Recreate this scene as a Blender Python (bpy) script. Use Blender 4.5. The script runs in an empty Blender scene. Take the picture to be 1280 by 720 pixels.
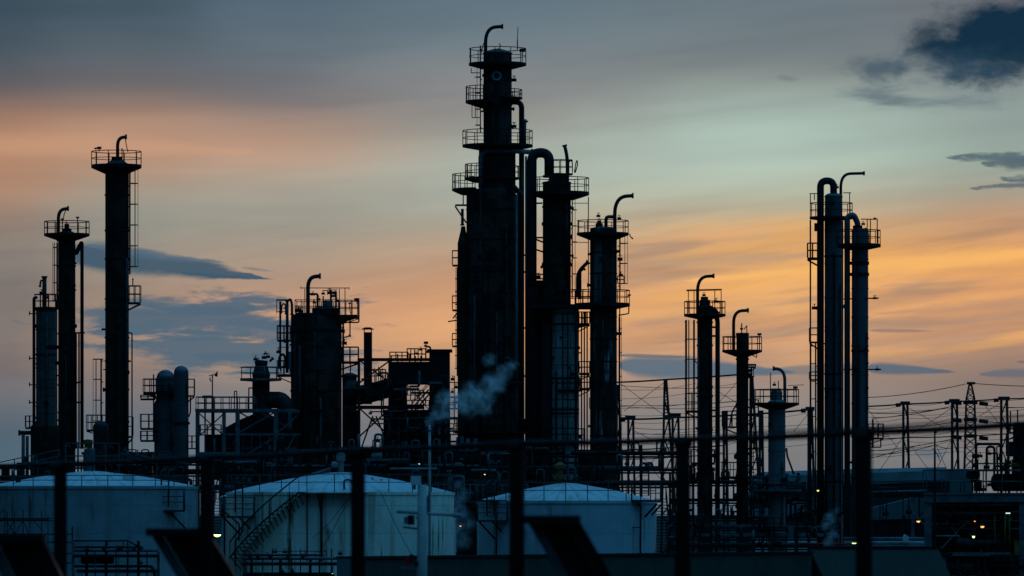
import bpy, math, random
from mathutils import Vector, noise
random.seed(7)
C = bpy.context.scene.collection
SC = bpy.context.scene
F = 200/36*1280          # focal length in photo pixels
ZC = 10.0                # eye height above the refinery ground
HY = 642.0               # horizon row in the photo
PI = math.pi
def rad(a): return math.radians(a)
def wx(px, Y): return (px-640)*Y/F
def wz(py, Y): return ZC+(HY-py)*Y/F

# ------------------------------------------------------------------ materials
def lin(c):
    return tuple((x/255/12.92 if x/255 <= .04045 else ((x/255+.055)/1.055)**2.4) for x in c)
class NT:
    """tiny wrapper that wires shader nodes"""
    def __init__(s, tree): s.t = tree
    def n(s, typ, **kw):
        nd = s.t.nodes.new(typ)
        for k, v in kw.items(): setattr(nd, k, v)
        return nd
    def set(s, sock, val):
        if hasattr(val, 'is_output') or isinstance(val, bpy.types.NodeSocket): s.t.links.new(val, sock)
        elif isinstance(val, (tuple, list)) and len(val) == 3 and sock.type == 'RGBA': sock.default_value = (*val, 1)
        else: sock.default_value = val
    def m(s, op, a, b=0.0, c=0.0, clamp=False):
        nd = s.n('ShaderNodeMath', operation=op, use_clamp=clamp)
        for i, v in enumerate((a, b, c)): s.set(nd.inputs[i], v)
        return nd.outputs[0]
    def mix(s, f, a, b, blend='MIX'):
        nd = s.n('ShaderNodeMix', data_type='RGBA', blend_type=blend)
        s.set(nd.inputs[0], f); s.set(nd.inputs[6], a); s.set(nd.inputs[7], b)
        return nd.outputs[2]
    def smooth(s, x, a, b, lo=0.0, hi=1.0):
        nd = s.n('ShaderNodeMapRange', interpolation_type='SMOOTHSTEP')
        for i, v in enumerate((x, a, b, lo, hi)): s.set(nd.inputs[i], v)
        return nd.outputs[0]
    def xyz(s, x, y, z=0.0):
        nd = s.n('ShaderNodeCombineXYZ')
        for i, v in enumerate((x, y, z)): s.set(nd.inputs[i], v)
        return nd.outputs[0]
    def sep(s, v):
        nd = s.n('ShaderNodeSeparateXYZ'); s.set(nd.inputs[0], v); return nd.outputs
    def noise(s, vec, scale=1.0, detail=4.0, rough=.55, dist=0.0):
        nd = s.n('ShaderNodeTexNoise')
        s.set(nd.inputs['Vector'], vec); nd.inputs['Scale'].default_value = scale
        nd.inputs['Detail'].default_value = detail; nd.inputs['Roughness'].default_value = rough
        nd.inputs['Distortion'].default_value = dist
        return nd.outputs['Fac']
def new_mat(name):
    m = bpy.data.materials.new(name); m.use_nodes = True
    t = NT(m.node_tree); b = m.node_tree.nodes['Principled BSDF']
    return m, t, b
def simple(name, a, b=None, scale=1.2, rough=.6, metal=0.0, detail=6):
    """painted or bare steel with blotchy wear"""
    m, t, bs = new_mat(name)
    co = t.n('ShaderNodeTexCoord').outputs['Object']
    b = b or tuple(x*.55 for x in a)
    f = t.smooth(t.noise(co, scale, detail, .65), .38, .66)
    col = t.mix(f, a, b)
    t.set(bs.inputs['Base Color'], col)
    t.set(bs.inputs['Roughness'], t.m('MULTIPLY_ADD', f, .2, rough-.1))
    bs.inputs['Metallic'].default_value = metal
    bs.inputs['Specular IOR Level'].default_value = .12
    return m
def clad(name, a, b, seam, R, bw, bh, rust=None, rustamt=.5, rough=.55, metal=0.0, mortar=.03, streak=1.0, var=.5, spec=.12, runs=0.0):
    """sheet cladding round a vertical vessel: jacket plates, seams and run-off streaks"""
    m, t, bs = new_mat(name)
    x, y, z = t.sep(t.n('ShaderNodeTexCoord').outputs['Object'])
    u = t.m('MULTIPLY', t.m('ARCTAN2', y, x), R)
    v = t.xyz(u, z, 0.0)
    br = t.n('ShaderNodeTexBrick', offset=.5)
    t.set(br.inputs['Vector'], v); br.inputs['Scale'].default_value = 1
    br.inputs['Brick Width'].default_value = bw; br.inputs['Row Height'].default_value = bh
    br.inputs['Mortar Size'].default_value = mortar; br.inputs['Mortar Smooth'].default_value = .3
    br.inputs['Bias'].default_value = 0
    t.set(br.inputs['Color1'], a); t.set(br.inputs['Color2'], tuple(p*(1-var)+q*var for p, q in zip(a, b))); t.set(br.inputs['Mortar'], seam)
    patch = t.smooth(t.noise(v, .55, 6, .7), .44, .60)
    col = t.mix(t.m('MULTIPLY', patch, .8), br.outputs['Color'], b)
    rr = rust or b
    st = t.noise(t.xyz(t.m('MULTIPLY', u, 2.6), t.m('MULTIPLY', z, .16), 3.3), 1.0, 5, .6)
    st = t.m('MULTIPLY', t.smooth(st, .55, .72), t.smooth(t.noise(v, .3, 3), .4, .62))
    col = t.mix(t.m('MULTIPLY', st, rustamt*streak), col, rr)
    if runs:   # broad rusty run-off bands down the wall
        rn = t.noise(t.xyz(t.m('MULTIPLY', u, 1.15), t.m('MULTIPLY', z, .03), 8.0), 1.0, 4, .65)
        col = t.mix(t.m('MULTIPLY', t.smooth(rn, .50, .68), runs), col, rr)
    t.set(bs.inputs['Base Color'], col)
    t.set(bs.inputs['Roughness'], t.m('MULTIPLY_ADD', patch, .2, rough-.08))
    bs.inputs['Metallic'].default_value = metal
    bs.inputs['Specular IOR Level'].default_value = spec
    bp = t.n('ShaderNodeBump'); bp.inputs['Strength'].default_value = .5; bp.inputs['Distance'].default_value = .05
    t.set(bp.inputs['Height'], t.m('MULTIPLY_ADD', t.noise(v, 1.3, 3), .3, t.m('SUBTRACT', 1.0, br.outputs['Fac'])))
    t.t.links.new(bp.outputs[0], bs.inputs['Normal'])
    return m
def glow(name, col, st):
    m, t, bs = new_mat(name)
    bs.inputs['Base Color'].default_value = (.3, .3, .3, 1)
    bs.inputs['Emission Color'].default_value = (*col, 1); bs.inputs['Emission Strength'].default_value = st
    return m
DARK = simple('dark_steel', (.017, .0155, .015), (.011, .009, .008))
DARK2 = simple('soot_steel', (.010, .010, .0105), (.006, .006, .006))
PIPE = simple('dark_pipe', (.028, .029, .030), (.016, .0145, .014))
BLUE = simple('grey_blue_paint', (.105, .115, .12), (.055, .056, .056), 2.0)
PALE = simple('galvanised_steel', (.22, .22, .22), (.14, .135, .13), 1.5, .45)
WHITE = simple('weathered_white_paint', (.60, .60, .58), (.42, .41, .38), 1.1, .5)
GREEN = simple('lattice_green_paint', (.03, .038, .034), (.018, .019, .018))
OCHRE = simple('rusty_ochre_paint', (.20, .075, .022), (.09, .035, .012), 3)
YELLOW = simple('safety_yellow_paint', (.17, .12, .02), (.10, .07, .02), 3)
REDM = simple('red_lens', (.45, .02, .02), (.3, .01, .01))
BLACKP = simple('black_fence_paint', (.005, .005, .005), (.003, .003, .003), 5)
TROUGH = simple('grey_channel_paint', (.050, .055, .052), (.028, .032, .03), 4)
DUCT = simple('sooty_duct', (.024, .024, .025), (.012, .011, .0105), 1.6)
CLAD_BLK = clad('black_rusty_cladding', (.006, .005, .0045), (.044, .025, .016), (.003, .003, .003), 1.0, 1.1, 1.25, (.045, .026, .017), .8, .6)
CLAD_BIG = clad('patched_insulation', (.0055, .0048, .0043), (.058, .041, .032), (.001, .001, .001), 2.3, 1.15, 1.3, (.075, .055, .042), .8, .6, var=.8)
CLAD_SCALE = clad('flaking_cladding', (.007, .006, .0055), (.040, .025, .018), (.003, .003, .003), 1.1, .9, .95, (.40, .37, .34), .8, .6, streak=1.5, runs=.28)
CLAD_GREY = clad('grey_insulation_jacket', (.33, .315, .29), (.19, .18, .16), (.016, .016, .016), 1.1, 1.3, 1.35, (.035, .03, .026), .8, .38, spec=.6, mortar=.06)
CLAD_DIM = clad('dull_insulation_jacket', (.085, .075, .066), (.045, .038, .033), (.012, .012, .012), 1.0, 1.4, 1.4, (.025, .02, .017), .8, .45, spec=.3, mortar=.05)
DIMW = simple('dull_white_paint', (.34, .33, .31), (.22, .21, .19), 1.1, .5)
RAIL = simple('painted_handrail', (.035, .036, .036), (.02, .02, .02), 2)
CLAD_BLUE = clad('aluminium_jacket', (.075, .076, .076), (.042, .042, .042), (.015, .015, .015), 1.0, 6.0, 1.5, (.025, .024, .024), .4, .34, .1, spec=.6)
CLAD_PALE = clad('pale_blue_jacket', (.12, .12, .12), (.075, .075, .075), (.02, .02, .02), 1.0, 6.0, 1.6, (.04, .038, .036), .5, .36, .1, spec=.6)
CLAD_DOME = clad('dull_aluminium', (.062, .064, .066), (.036, .036, .037), (.014, .014, .014), .8, 5.0, 1.3, (.02, .02, .02), .4, .38, .1, spec=.5)
TANK_A = clad('tank_grey_blue_paint', (.255, .28, .29), (.20, .21, .21), (.17, .18, .18), 6.6, 3.4, 1.75, (.08, .05, .025), .9, .5, 0, .012, 1.2, .15, runs=.3)
TANK_B = clad('tank_cream_paint', (.84, .76, .64), (.68, .58, .44), (.42, .39, .32), 7.0, 3.2, 1.75, (.15, .085, .03), 1.0, .5, 0, .014, 1.6, .3, runs=.62)
TANK_C = clad('tank_pale_paint', (.36, .42, .44), (.30, .34, .35), (.25, .28, .29), 5.6, 3.0, 1.75, (.13, .07, .03), .9, .5, 0, .012, 1.2, .15, runs=.25)
def roof_mat():
    m, t, bs = new_mat('tank_roof_plates')
    x, y, z = t.sep(t.n('ShaderNodeTexCoord').outputs['Object'])
    ang = t.m('ARCTAN2', y, x); r = t.m('SQRT', t.m('ADD', t.m('MULTIPLY', x, x), t.m('MULTIPLY', y, y)))
    seg = t.m('ABSOLUTE', t.m('SUBTRACT', t.m('FRACT', t.m('MULTIPLY', ang, 24/(2*PI))), .5))
    sb = t.smooth(t.noise(t.xyz(t.m('MULTIPLY', ang, 30.0), t.m('MULTIPLY', r, 1.6)), 1.0, 2), .36, .6)
    seam = t.m('MULTIPLY', t.smooth(t.m('MULTIPLY', seg, t.m('MULTIPLY', r, .26)), .012, .05, 1.0, 0.0), t.m('MULTIPLY_ADD', sb, .7, .3))
    n = t.noise(t.xyz(t.m('MULTIPLY', ang, 9.0), t.m('MULTIPLY', r, .5)), 1.0, 6, .65)
    col = t.mix(t.smooth(n, .45, .7), (.46, .47, .47), (.30, .285, .26))
    col = t.mix(t.m('MULTIPLY', seam, .85), col, (.07, .055, .045))
    t.set(bs.inputs['Base Color'], col); bs.inputs['Roughness'].default_value = .5
    return m
ROOF = roof_mat()
def corr_mat():
    m, t, bs = new_mat('green_sheet_metal')
    co = t.n('ShaderNodeTexCoord').outputs['Object']
    f = t.smooth(t.noise(co, .5, 6, .6), .35, .7)
    t.set(bs.inputs['Base Color'], t.mix(f, (.046, .050, .034), (.030, .032, .023)))
    bs.inputs['Roughness'].default_value = .55
    return m
CORR = corr_mat()
SHEET = simple('blue_grey_sheeting', (.10, .12, .12), (.072, .085, .085), .25)
SHEET2 = simple('dark_wall_sheeting', (.03, .036, .038), (.02, .023, .024), .3)
SHEET3 = simple('pale_sheeting', (.17, .19, .19), (.12, .13, .13), .3)
BRICKD = simple('dark_block_wall', (.010, .01, .010), (.006, .0055, .0055), .6)

# ------------------------------------------------------------------ mesh builder
class M:
    def __init__(s): s.v = []; s.f = []; s.sm = []
    def face(s, idx, smooth=False): s.f.append(tuple(idx)); s.sm.append(smooth)
    def box(s, x0, x1, y0, y1, z0, z1):
        b = len(s.v)
        s.v += [Vector(p) for p in ((x0,y0,z0),(x1,y0,z0),(x1,y1,z0),(x0,y1,z0),(x0,y0,z1),(x1,y0,z1),(x1,y1,z1),(x0,y1,z1))]
        for q in ((0,3,2,1),(4,5,6,7),(0,1,5,4),(1,2,6,5),(2,3,7,6),(3,0,4,7)): s.face([b+i for i in q])
        return s
    def beam(s, a, b, w, h=None):
        a = Vector(a); b = Vector(b); h = h or w
        d = (b-a)
        if d.length < 1e-6: return s
        d.normalize()
        up = Vector((0,0,1)) if abs(d.z) < .95 else Vector((0,1,0))
        sx = d.cross(up).normalized(); sy = sx.cross(d).normalized()
        k = len(s.v)
        for p in (a, b):
            for (i, j) in ((-1,-1),(1,-1),(1,1),(-1,1)): s.v.append(p+sx*(i*w/2)+sy*(j*h/2))
        for q in ((0,1,2,3),(7,6,5,4),(0,4,5,1),(1,5,6,2),(2,6,7,3),(3,7,4,0)): s.face([k+i for i in q])
        return s
    def ibeam(s, a, b, w, h):
        """I-section: two flanges and a web"""
        a = Vector(a); b = Vector(b); d = (b-a).normalized()
        up = Vector((0,0,1)) if abs(d.z) < .95 else Vector((0,1,0))
        sx = d.cross(up).normalized(); sy = sx.cross(d).normalized()
        o = sy*(h/2-h*.06)
        s.beam(a+o, b+o, w, h*.12); s.beam(a-o, b-o, w, h*.12); s.beam(a, b, w*.14, h*.75)
        return s
    def tube(s, pts, r, n=8, closed=False, caps=True):
        pts = [Vector(p) for p in pts]
        if len(pts) < 2: return s
        rs = r if isinstance(r, (list, tuple)) else [r]*len(pts)
        N = len(pts); k = len(s.v); prev = None
        for i, p in enumerate(pts):
            if closed: d = pts[(i+1) % N]-pts[i-1]
            else: d = pts[min(i+1, N-1)]-pts[max(i-1, 0)]
            if d.length < 1e-9: d = Vector((0,0,1))
            d.normalize()
            if prev is None:
                ref = Vector((0,1,0)) if abs(d.y) < .9 else Vector((1,0,0))
                nx = d.cross(ref).normalized()
            else:
                nx = prev-d*prev.dot(d)
                nx = nx.normalized() if nx.length > 1e-6 else d.orthogonal().normalized()
            prev = nx; ny = d.cross(nx)
            for j in range(n):
                a = 2*PI*j/n
                s.v.append(p+(nx*math.cos(a)+ny*math.sin(a))*rs[i])
        for i in range(N if closed else N-1):
            i2 = (i+1) % N
            for j in range(n):
                j2 = (j+1) % n
                s.face((k+i*n+j, k+i*n+j2, k+i2*n+j2, k+i2*n+j), True)
        if caps and not closed:
            s.face([k+j for j in range(n)][::-1]); s.face([k+(N-1)*n+j for j in range(n)])
        return s
    def lathe(s, prof, n=32, a0=0, a1=360, c=(0, 0)):
        """prof: list of (r, z); every band gets its own rings so edges stay crisp"""
        full = abs(a1-a0) > 359.9
        cols = n if full else n+1
        for (r0, z0), (r1, z1) in zip(prof[:-1], prof[1:]):
            k = len(s.v)
            for r, z in ((r0, z0), (r1, z1)):
                for j in range(cols):
                    a = rad(a0+(a1-a0)*j/n)
                    s.v.append(Vector((c[0]+r*math.cos(a), c[1]+r*math.sin(a), z)))
            for j in range(n):
                j2 = (j+1) % cols
                s.face((k+j, k+j2, k+cols+j2, k+cols+j), True)
        if not full:
            for a in (a0, a1):
                k = len(s.v); a = rad(a)
                for r, z in prof: s.v.append(Vector((c[0]+r*math.cos(a), c[1]+r*math.sin(a), z)))
                s.face(range(k, k+len(prof)))
        return s
    def prism(s, poly, y0, y1):
        """extrude an x-z outline between two depths"""
        k = len(s.v); n = len(poly)
        for y in (y0, y1):
            for x, z in poly: s.v.append(Vector((x, y, z)))
        s.face([k+i for i in range(n)]); s.face([k+n+i for i in range(n)][::-1])
        for i in range(n):
            j = (i+1) % n; s.face((k+i, k+n+i, k+n+j, k+j))
        return s
    def quad(s, *p):
        k = len(s.v); s.v += [Vector(q) for q in p]; s.face(range(k, k+len(p))); return s
    def build(s, name, mat, parent=None):
        me = bpy.data.meshes.new(name)
        me.from_pydata([tuple(v) for v in s.v], [], s.f)
        me.polygons.foreach_set('use_smooth', s.sm)
        me.materials.append(mat); me.update()
        o = bpy.data.objects.new(name, me); C.objects.link(o)
        if parent: o.parent = parent
        return o
def fillet(pts, R, seg=7):
    pts = [Vector(p) for p in pts]; out = [pts[0]]
    for a, b, c in zip(pts[:-2], pts[1:-1], pts[2:]):
        u = (a-b); w = (c-b); la, lc = u.length, w.length
        r = min(R, la*.499, lc*.499); u.normalize(); w.normalize()
        p, q = b+u*r, b+w*r
        for i in range(seg+1):
            t = i/seg; out.append(p*(1-t)**2+b*2*t*(1-t)+q*t*t)
    out.append(pts[-1]); return out
def tag(o, label, cat, group=None, kind=None):
    if label: o['label'] = label
    if cat: o['category'] = cat
    if group: o['group'] = group
    if kind: o['kind'] = kind
    return o

class T:
    """one thing: an Empty at its base; parts are laid out in photo pixels at the thing's own depth Y"""
    def __init__(s, name, label, cat, cx, Y, group=None, z=0.0):
        s.cx, s.Y, s.s, s.z0 = cx, Y, Y/F, z
        s.root = bpy.data.objects.new(name, None); C.objects.link(s.root)
        s.root.empty_display_size = .5
        s.root.location = (wx(cx, Y), Y, z)
        tag(s.root, label, cat, group)
    def p(s, px, py, d=0.0): return Vector(((px-s.cx)*s.s, d*s.s, wz(py, s.Y)-s.z0))
    def x(s, px): return (px-s.cx)*s.s
    def z(s, py): return wz(py, s.Y)-s.z0
    def part(s, name, m, mat, parent=None, label=None):
        o = m.build(name, mat, parent or s.root)
        if label: o['label'] = label
        return o
    # --- generic parts
    def pipe(s, pts, r, mat=PIPE, R=6, name='pipe', parent=None, flange=True, n=10):
        m = M(); P = [s.p(*q) for q in pts]
        m.tube(fillet(P, R*s.s) if len(P) > 2 else P, r*s.s, n)
        if flange:
            e = P[-1]; d = (P[-1]-P[-2]).normalized(); m.tube([e-d*.06, e+d*.06], r*s.s*1.45, n)
        return s.part(name, m, mat, parent)
    def shell(s, cx, r, yt, yb=None, mat=CLAD_BLK, dome=.35, name='shell', d=0, bands=0, prof=None, n=40):
        """vertical vessel with a domed head; yb None runs to the ground"""
        S = s.s; zt = s.z(yt); zb = s.z(yb) if yb is not None else -s.z0+.0
        R = r*S; h = R*dome; m = M()
        if prof: pr = [(q[0]*S, s.z(q[1])) for q in prof]
        else:
            pr = [(R, zb), (R, zt-h)]
            pr += [(R*math.cos(a), zt-h+h*math.sin(a)) for a in [PI/2*i/6 for i in range(1, 6)]]+[(.001, zt)]
        m.lathe(pr, n, c=(s.x(cx), d*S))
        if bands:
            zz = zt-h-.02
            while zz > zb+bands*S:
                m.lathe([(R, zz-.05), (R+.035, zz-.05), (R+.035, zz+.05), (R, zz+.05)], n, c=(s.x(cx), d*S)); zz -= bands*S
        return s.part(name, m, mat)
    def rail(s, parent, cx, r, yd, yr, a0=0, a1=360, posts=14, d=0, tr=.036, mat=DARK, mids=2):
        S = s.s; m = M(); R = r*S; zd, zr = s.z(yd), s.z(yr); full = a1-a0 > 359
        def arc(z): return [Vector((s.x(cx)+R*math.cos(rad(a0+(a1-a0)*i/36)), d*S+R*math.sin(rad(a0+(a1-a0)*i/36)), z)) for i in range(36 if full else 37)]
        for k in range(mids): m.tube(arc(zr-(zr-zd)*k/mids*1.02), tr if k == 0 else tr*.8, 5, closed=full)
        for i in range(posts if full else posts+1):
            a = rad(a0+(a1-a0)*i/posts+3); m.tube([(s.x(cx)+R*math.cos(a), d*S+R*math.sin(a), zd-.02), (s.x(cx)+R*math.cos(a), d*S+R*math.sin(a), zr)], tr, 5)
        return s.part('railing', m, mat, parent)
    def plat(s, cx, yd, r, yr, ri=0, a0=0, a1=360, th=3.0, drop=6, posts=14, d=0, mat=DARK, rmat=None, mids=2):
        """round walkway with a tapering underside and a handrail"""
        S = s.s; m = M(); z = s.z(yd); R = r*S; Ri = max(ri*S, .02); drop *= 1.2 if drop > 2 else 1
        m.lathe([(Ri, z), (R, z), (R, z-th*S), (Ri+.02, z-(th+drop)*S), (Ri, z-(th+drop)*S)], 36, a0, a1, (s.x(cx), d*S))
        o = s.part('platform', m, mat)
        s.rail(o, cx, r-.6, yd, yr, a0, a1, posts, d, mat=rmat or mat, mids=mids)
        return o
    def boxplat(s, x0, x1, yd, yr, dep=16, d=0, th=2.4, mat=DARK, n=3, brace=True, mids=2):
        """rectangular landing with posts and rails"""
        S = s.s; m = M(); X0, X1 = s.x(x0), s.x(x1); z = s.z(yd); y0, y1 = (d-dep/2)*S, (d+dep/2)*S
        m.box(X0, X1, y0, y1, z-th*S, z)
        if brace:
            side = X1 if abs(x1-s.cx) > abs(x0-s.cx) else X0; inn = X0 if side == X1 else X1
            for yy in (y0+.05, y1-.05): m.beam((side, yy, z-th*S), (inn, yy, z-(th+7)*S), .07)
        o = s.part('platform', m, mat)
        q = M(); zr = s.z(yr)
        for k in range(mids):
            zz = zr-(zr-z)*k/mids
            for yy in (y0, y1): q.tube([(X0, yy, zz), (X1, yy, zz)], .034, 5)
            for xx in (X0, X1): q.tube([(xx, y0, zz), (xx, y1, zz)], .034, 5)
        for i in range(n+1):
            xx = X0+(X1-X0)*i/n
            for yy in (y0, y1): q.tube([(xx, yy, z), (xx, yy, zr)], .036, 5)
        s.part('railing', q, mat, o)
        return o
    def ladder(s, x0, x1, ya, yb, d=0, hoop=24, cage=True, mat=DARK, strips=3):
        """side-on ladder at x0, its safety cage bulging out to x1; ya top row, yb bottom row"""
        S = s.s; m = M(); w = .24; za, zb = s.z(ya), s.z(yb); X0, X1 = s.x(x0), s.x(x1); D = d*S
        for yy in (D-w, D+w): m.beam((X0, yy, zb), (X0, yy, za), .09)
        z = zb
        while z < za: m.tube([(X0, D-w, z), (X0, D+w, z)], .016, 5); z += .3
        z = zb+.4
        inn = X0+(X0-X1)*.25
        while z < za:
            for yy in (D-w, D+w): m.beam((X0, yy, z), (inn, yy, z), .07)
            z += hoop*S
        o = s.part('ladder', m, mat)
        if cage:
            c = M(); rx = (X1-X0); ry = .36
            z = zb+.6
            while z < za+.02:
                c.tube([(X0+rx*math.sin(PI*i/10), D-ry*math.cos(PI*i/10), z) for i in range(11)], .035, 5); z += hoop*S
            for i in range(strips):
                a = PI*(.5 if strips == 1 else .22+.56*i/(strips-1))
                c.tube([(X0+rx*math.sin(a), D-ry*math.cos(a), zb+.6), (X0+rx*math.sin(a), D-ry*math.cos(a), za)], .02, 5)
            s.part('cage', c, mat, o)
        return o
    def davit(s, x0, y0, yb, x1, y1, r=2.6, R=12, mat=PIPE):
        """swan-neck davit pipe: up from (x0,y0), round bend, out level to (x1,y1)"""
        dx = x1-x0; k = min(R, abs(dx)*.8); sg = 1 if dx > 0 else -1; m = M()
        P = [s.p(x0, y0), s.p(x0, y1+k*1.35)]
        A, B, D = Vector((x0, y1+k*1.35)), Vector((x0, y1)), Vector((x0+sg*k, y1))
        for i in range(1, 11):
            t = i/10; q = A*(1-t)**2*1.0+B*2*t*(1-t)+D*t*t; P.append(s.p(q.x, q.y))
        P.append(s.p(x1, y1-.4)); m.tube(P, r*s.s, 14); e = P[-1]
        o = s.part('davit', m, mat); f = M(); f.tube([e+Vector((-sg*.07, 0, 0)), e+Vector((sg*.07, 0, 0))], r*s.s*1.5, 14); s.part('flange', f, mat, o)
        return o
    def valve(s, px, py, k=3.0, d=0, mat=DARK, parent=None, name='valve'):
        S = s.s; m = M(); c = s.p(px, py, d); k *= S
        m.tube([c+Vector((-k, 0, 0)), c+Vector((k, 0, 0))], [k*.75, k*.75], 8)
        m.tube([c+Vector((-k*1.2, 0, 0)), c+Vector((-k*.9, 0, 0))], k, 8); m.tube([c+Vector((k*.9, 0, 0)), c+Vector((k*1.2, 0, 0))], k, 8)
        m.tube([c, c+Vector((0, 0, k*1.9))], k*.25, 6)
        m.tube([c+Vector((k*.9*math.cos(a), k*.9*math.sin(a), k*1.9)) for a in [2*PI*i/12 for i in range(12)]], k*.13, 5, closed=True)
        return s.part(name, m, mat, parent)
    def lamp(s, px, py, k=3, pole=None, mat=DARK, name='floodlight'):
        S = s.s; m = M(); c = s.p(px, py); k *= S
        m.box(c.x-k, c.x+k, c.y-k*.7, c.y+k*.7, c.z-k*.5, c.z+k*.6)
        m.beam(c+Vector((0, 0, -k*.5)), c+Vector((0, 0, -k*1.6)), k*.3)
        if pole: m.tube([c, s.p(px, pole)], .04, 6)
        return s.part(name, m, mat)
    def beams(s, segs, w, mat=DARK, name='brace', dep=None, parent=None):
        o = None
        for q in segs:
            d0 = q[4] if len(q) > 4 else 0; d1 = q[5] if len(q) > 5 else d0
            o = s.part(name, M().beam(s.p(q[0], q[1], d0), s.p(q[2], q[3], d1), w*s.s, (dep or w)*s.s), mat, parent)
        return o
    def blk(s, x0, x1, y0, y1, d0, d1, mat, name, parent=None):
        m = M().box(s.x(x0), s.x(x1), d0*s.s, d1*s.s, s.z(y1), s.z(y0)); return s.part(name, m, mat, parent)
    def vessel(s, x0, x1, yc, r, mat, name='vessel', d=0, parent=None, bands=0):
        """horizontal drum with dished ends"""
        S = s.s; m = M(); R = r*S; A, B = s.x(x0), s.x(x1); e = min(R*.5, abs(B-A)*.3)
        pts, rs = [], []
        for i in range(6):
            a = PI/2*i/5; pts.append(Vector((A+e-e*math.cos(a), d*S, s.z(yc)))); rs.append(max(R*math.sin(a), .01))
        for i in range(6):
            a = PI/2*(1-i/5); pts.append(Vector((B-e+e*math.cos(a), d*S, s.z(yc)))); rs.append(max(R*math.sin(a), .01))
        m.tube(pts, rs, 24)
        for i in range(bands):
            xx = A+(B-A)*(i+1)/(bands+1); m.tube([(xx-.05, d*S, s.z(yc)), (xx+.05, d*S, s.z(yc))], R*1.05, 24)
        return s.part(name, m, mat, parent)

    def fladder(s, x, w, ya, yb, d, mat=DARK):
        """ladder seen face-on"""
        S = s.s; m = M(); za, zb = s.z(ya), s.z(yb)
        for xx in (x-w/2, x+w/2): m.beam((s.x(xx), d*S, zb), (s.x(xx), d*S, za), .09)
        z = zb
        while z < za: m.tube([(s.x(x-w/2), d*S, z), (s.x(x+w/2), d*S, z)], .018, 5); z += .3
        return s.part('ladder', m, mat)
    def dress(s, cx, r, y0, y1, seed, n=8, pipes=2, bands=4, side=.4, mat=DARK, pm=None):
        """flanged nozzles, conduits and stiffeners that roughen a shell"""
        R = random.Random(seed); S = s.s
        for i in range(n):
            a = rad(R.choice((R.uniform(-20, 15), R.uniform(165, 200))) if R.random() < side else R.uniform(200, 340)); y = R.uniform(y0, y1); k = R.choice((.9, 1.3, 1.8, 2.4)); L = R.uniform(2, 4.5)
            dr = Vector((math.cos(a), math.sin(a), 0)); o = Vector((s.x(cx), 0, s.z(y))); m = M()
            m.tube([o+dr*(r-1)*S, o+dr*(r+L)*S], k*S, 10); m.tube([o+dr*(r+L-.8)*S, o+dr*(r+L)*S], k*1.5*S, 12); s.part('nozzle', m, mat)
        for i in range(pipes):
            a = rad(R.uniform(215, 325)); k = R.choice((.6, .8, 1.2)); ya = R.uniform(y0, y0+(y1-y0)*.5); x = cx+math.cos(a)*(r+1.6); dd = math.sin(a)*(r+1.6)
            s.pipe([(x, ya, dd*.7), (x, ya, dd), (x, y1, dd)], k, pm or R.choice((PIPE, DARK, BLUE)), R=2, name='conduit', flange=False, n=8)
            yy = ya+8
            while yy < y1:
                s.part('pipe_clip', M().beam(s.p(x-k-.6, yy, dd), s.p(x+k+.6, yy, dd), .12), mat); yy += R.uniform(24, 40)
        for i in range(bands):
            z = s.z(y0+(y1-y0)*(i+R.random())/bands); m = M(); m.lathe([(r*S, z-.07), ((r+.8)*S, z-.07), ((r+.8)*S, z+.07), (r*S, z+.07)], 36, c=(s.x(cx), 0)); s.part('stiffener_ring', m, mat)
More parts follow.
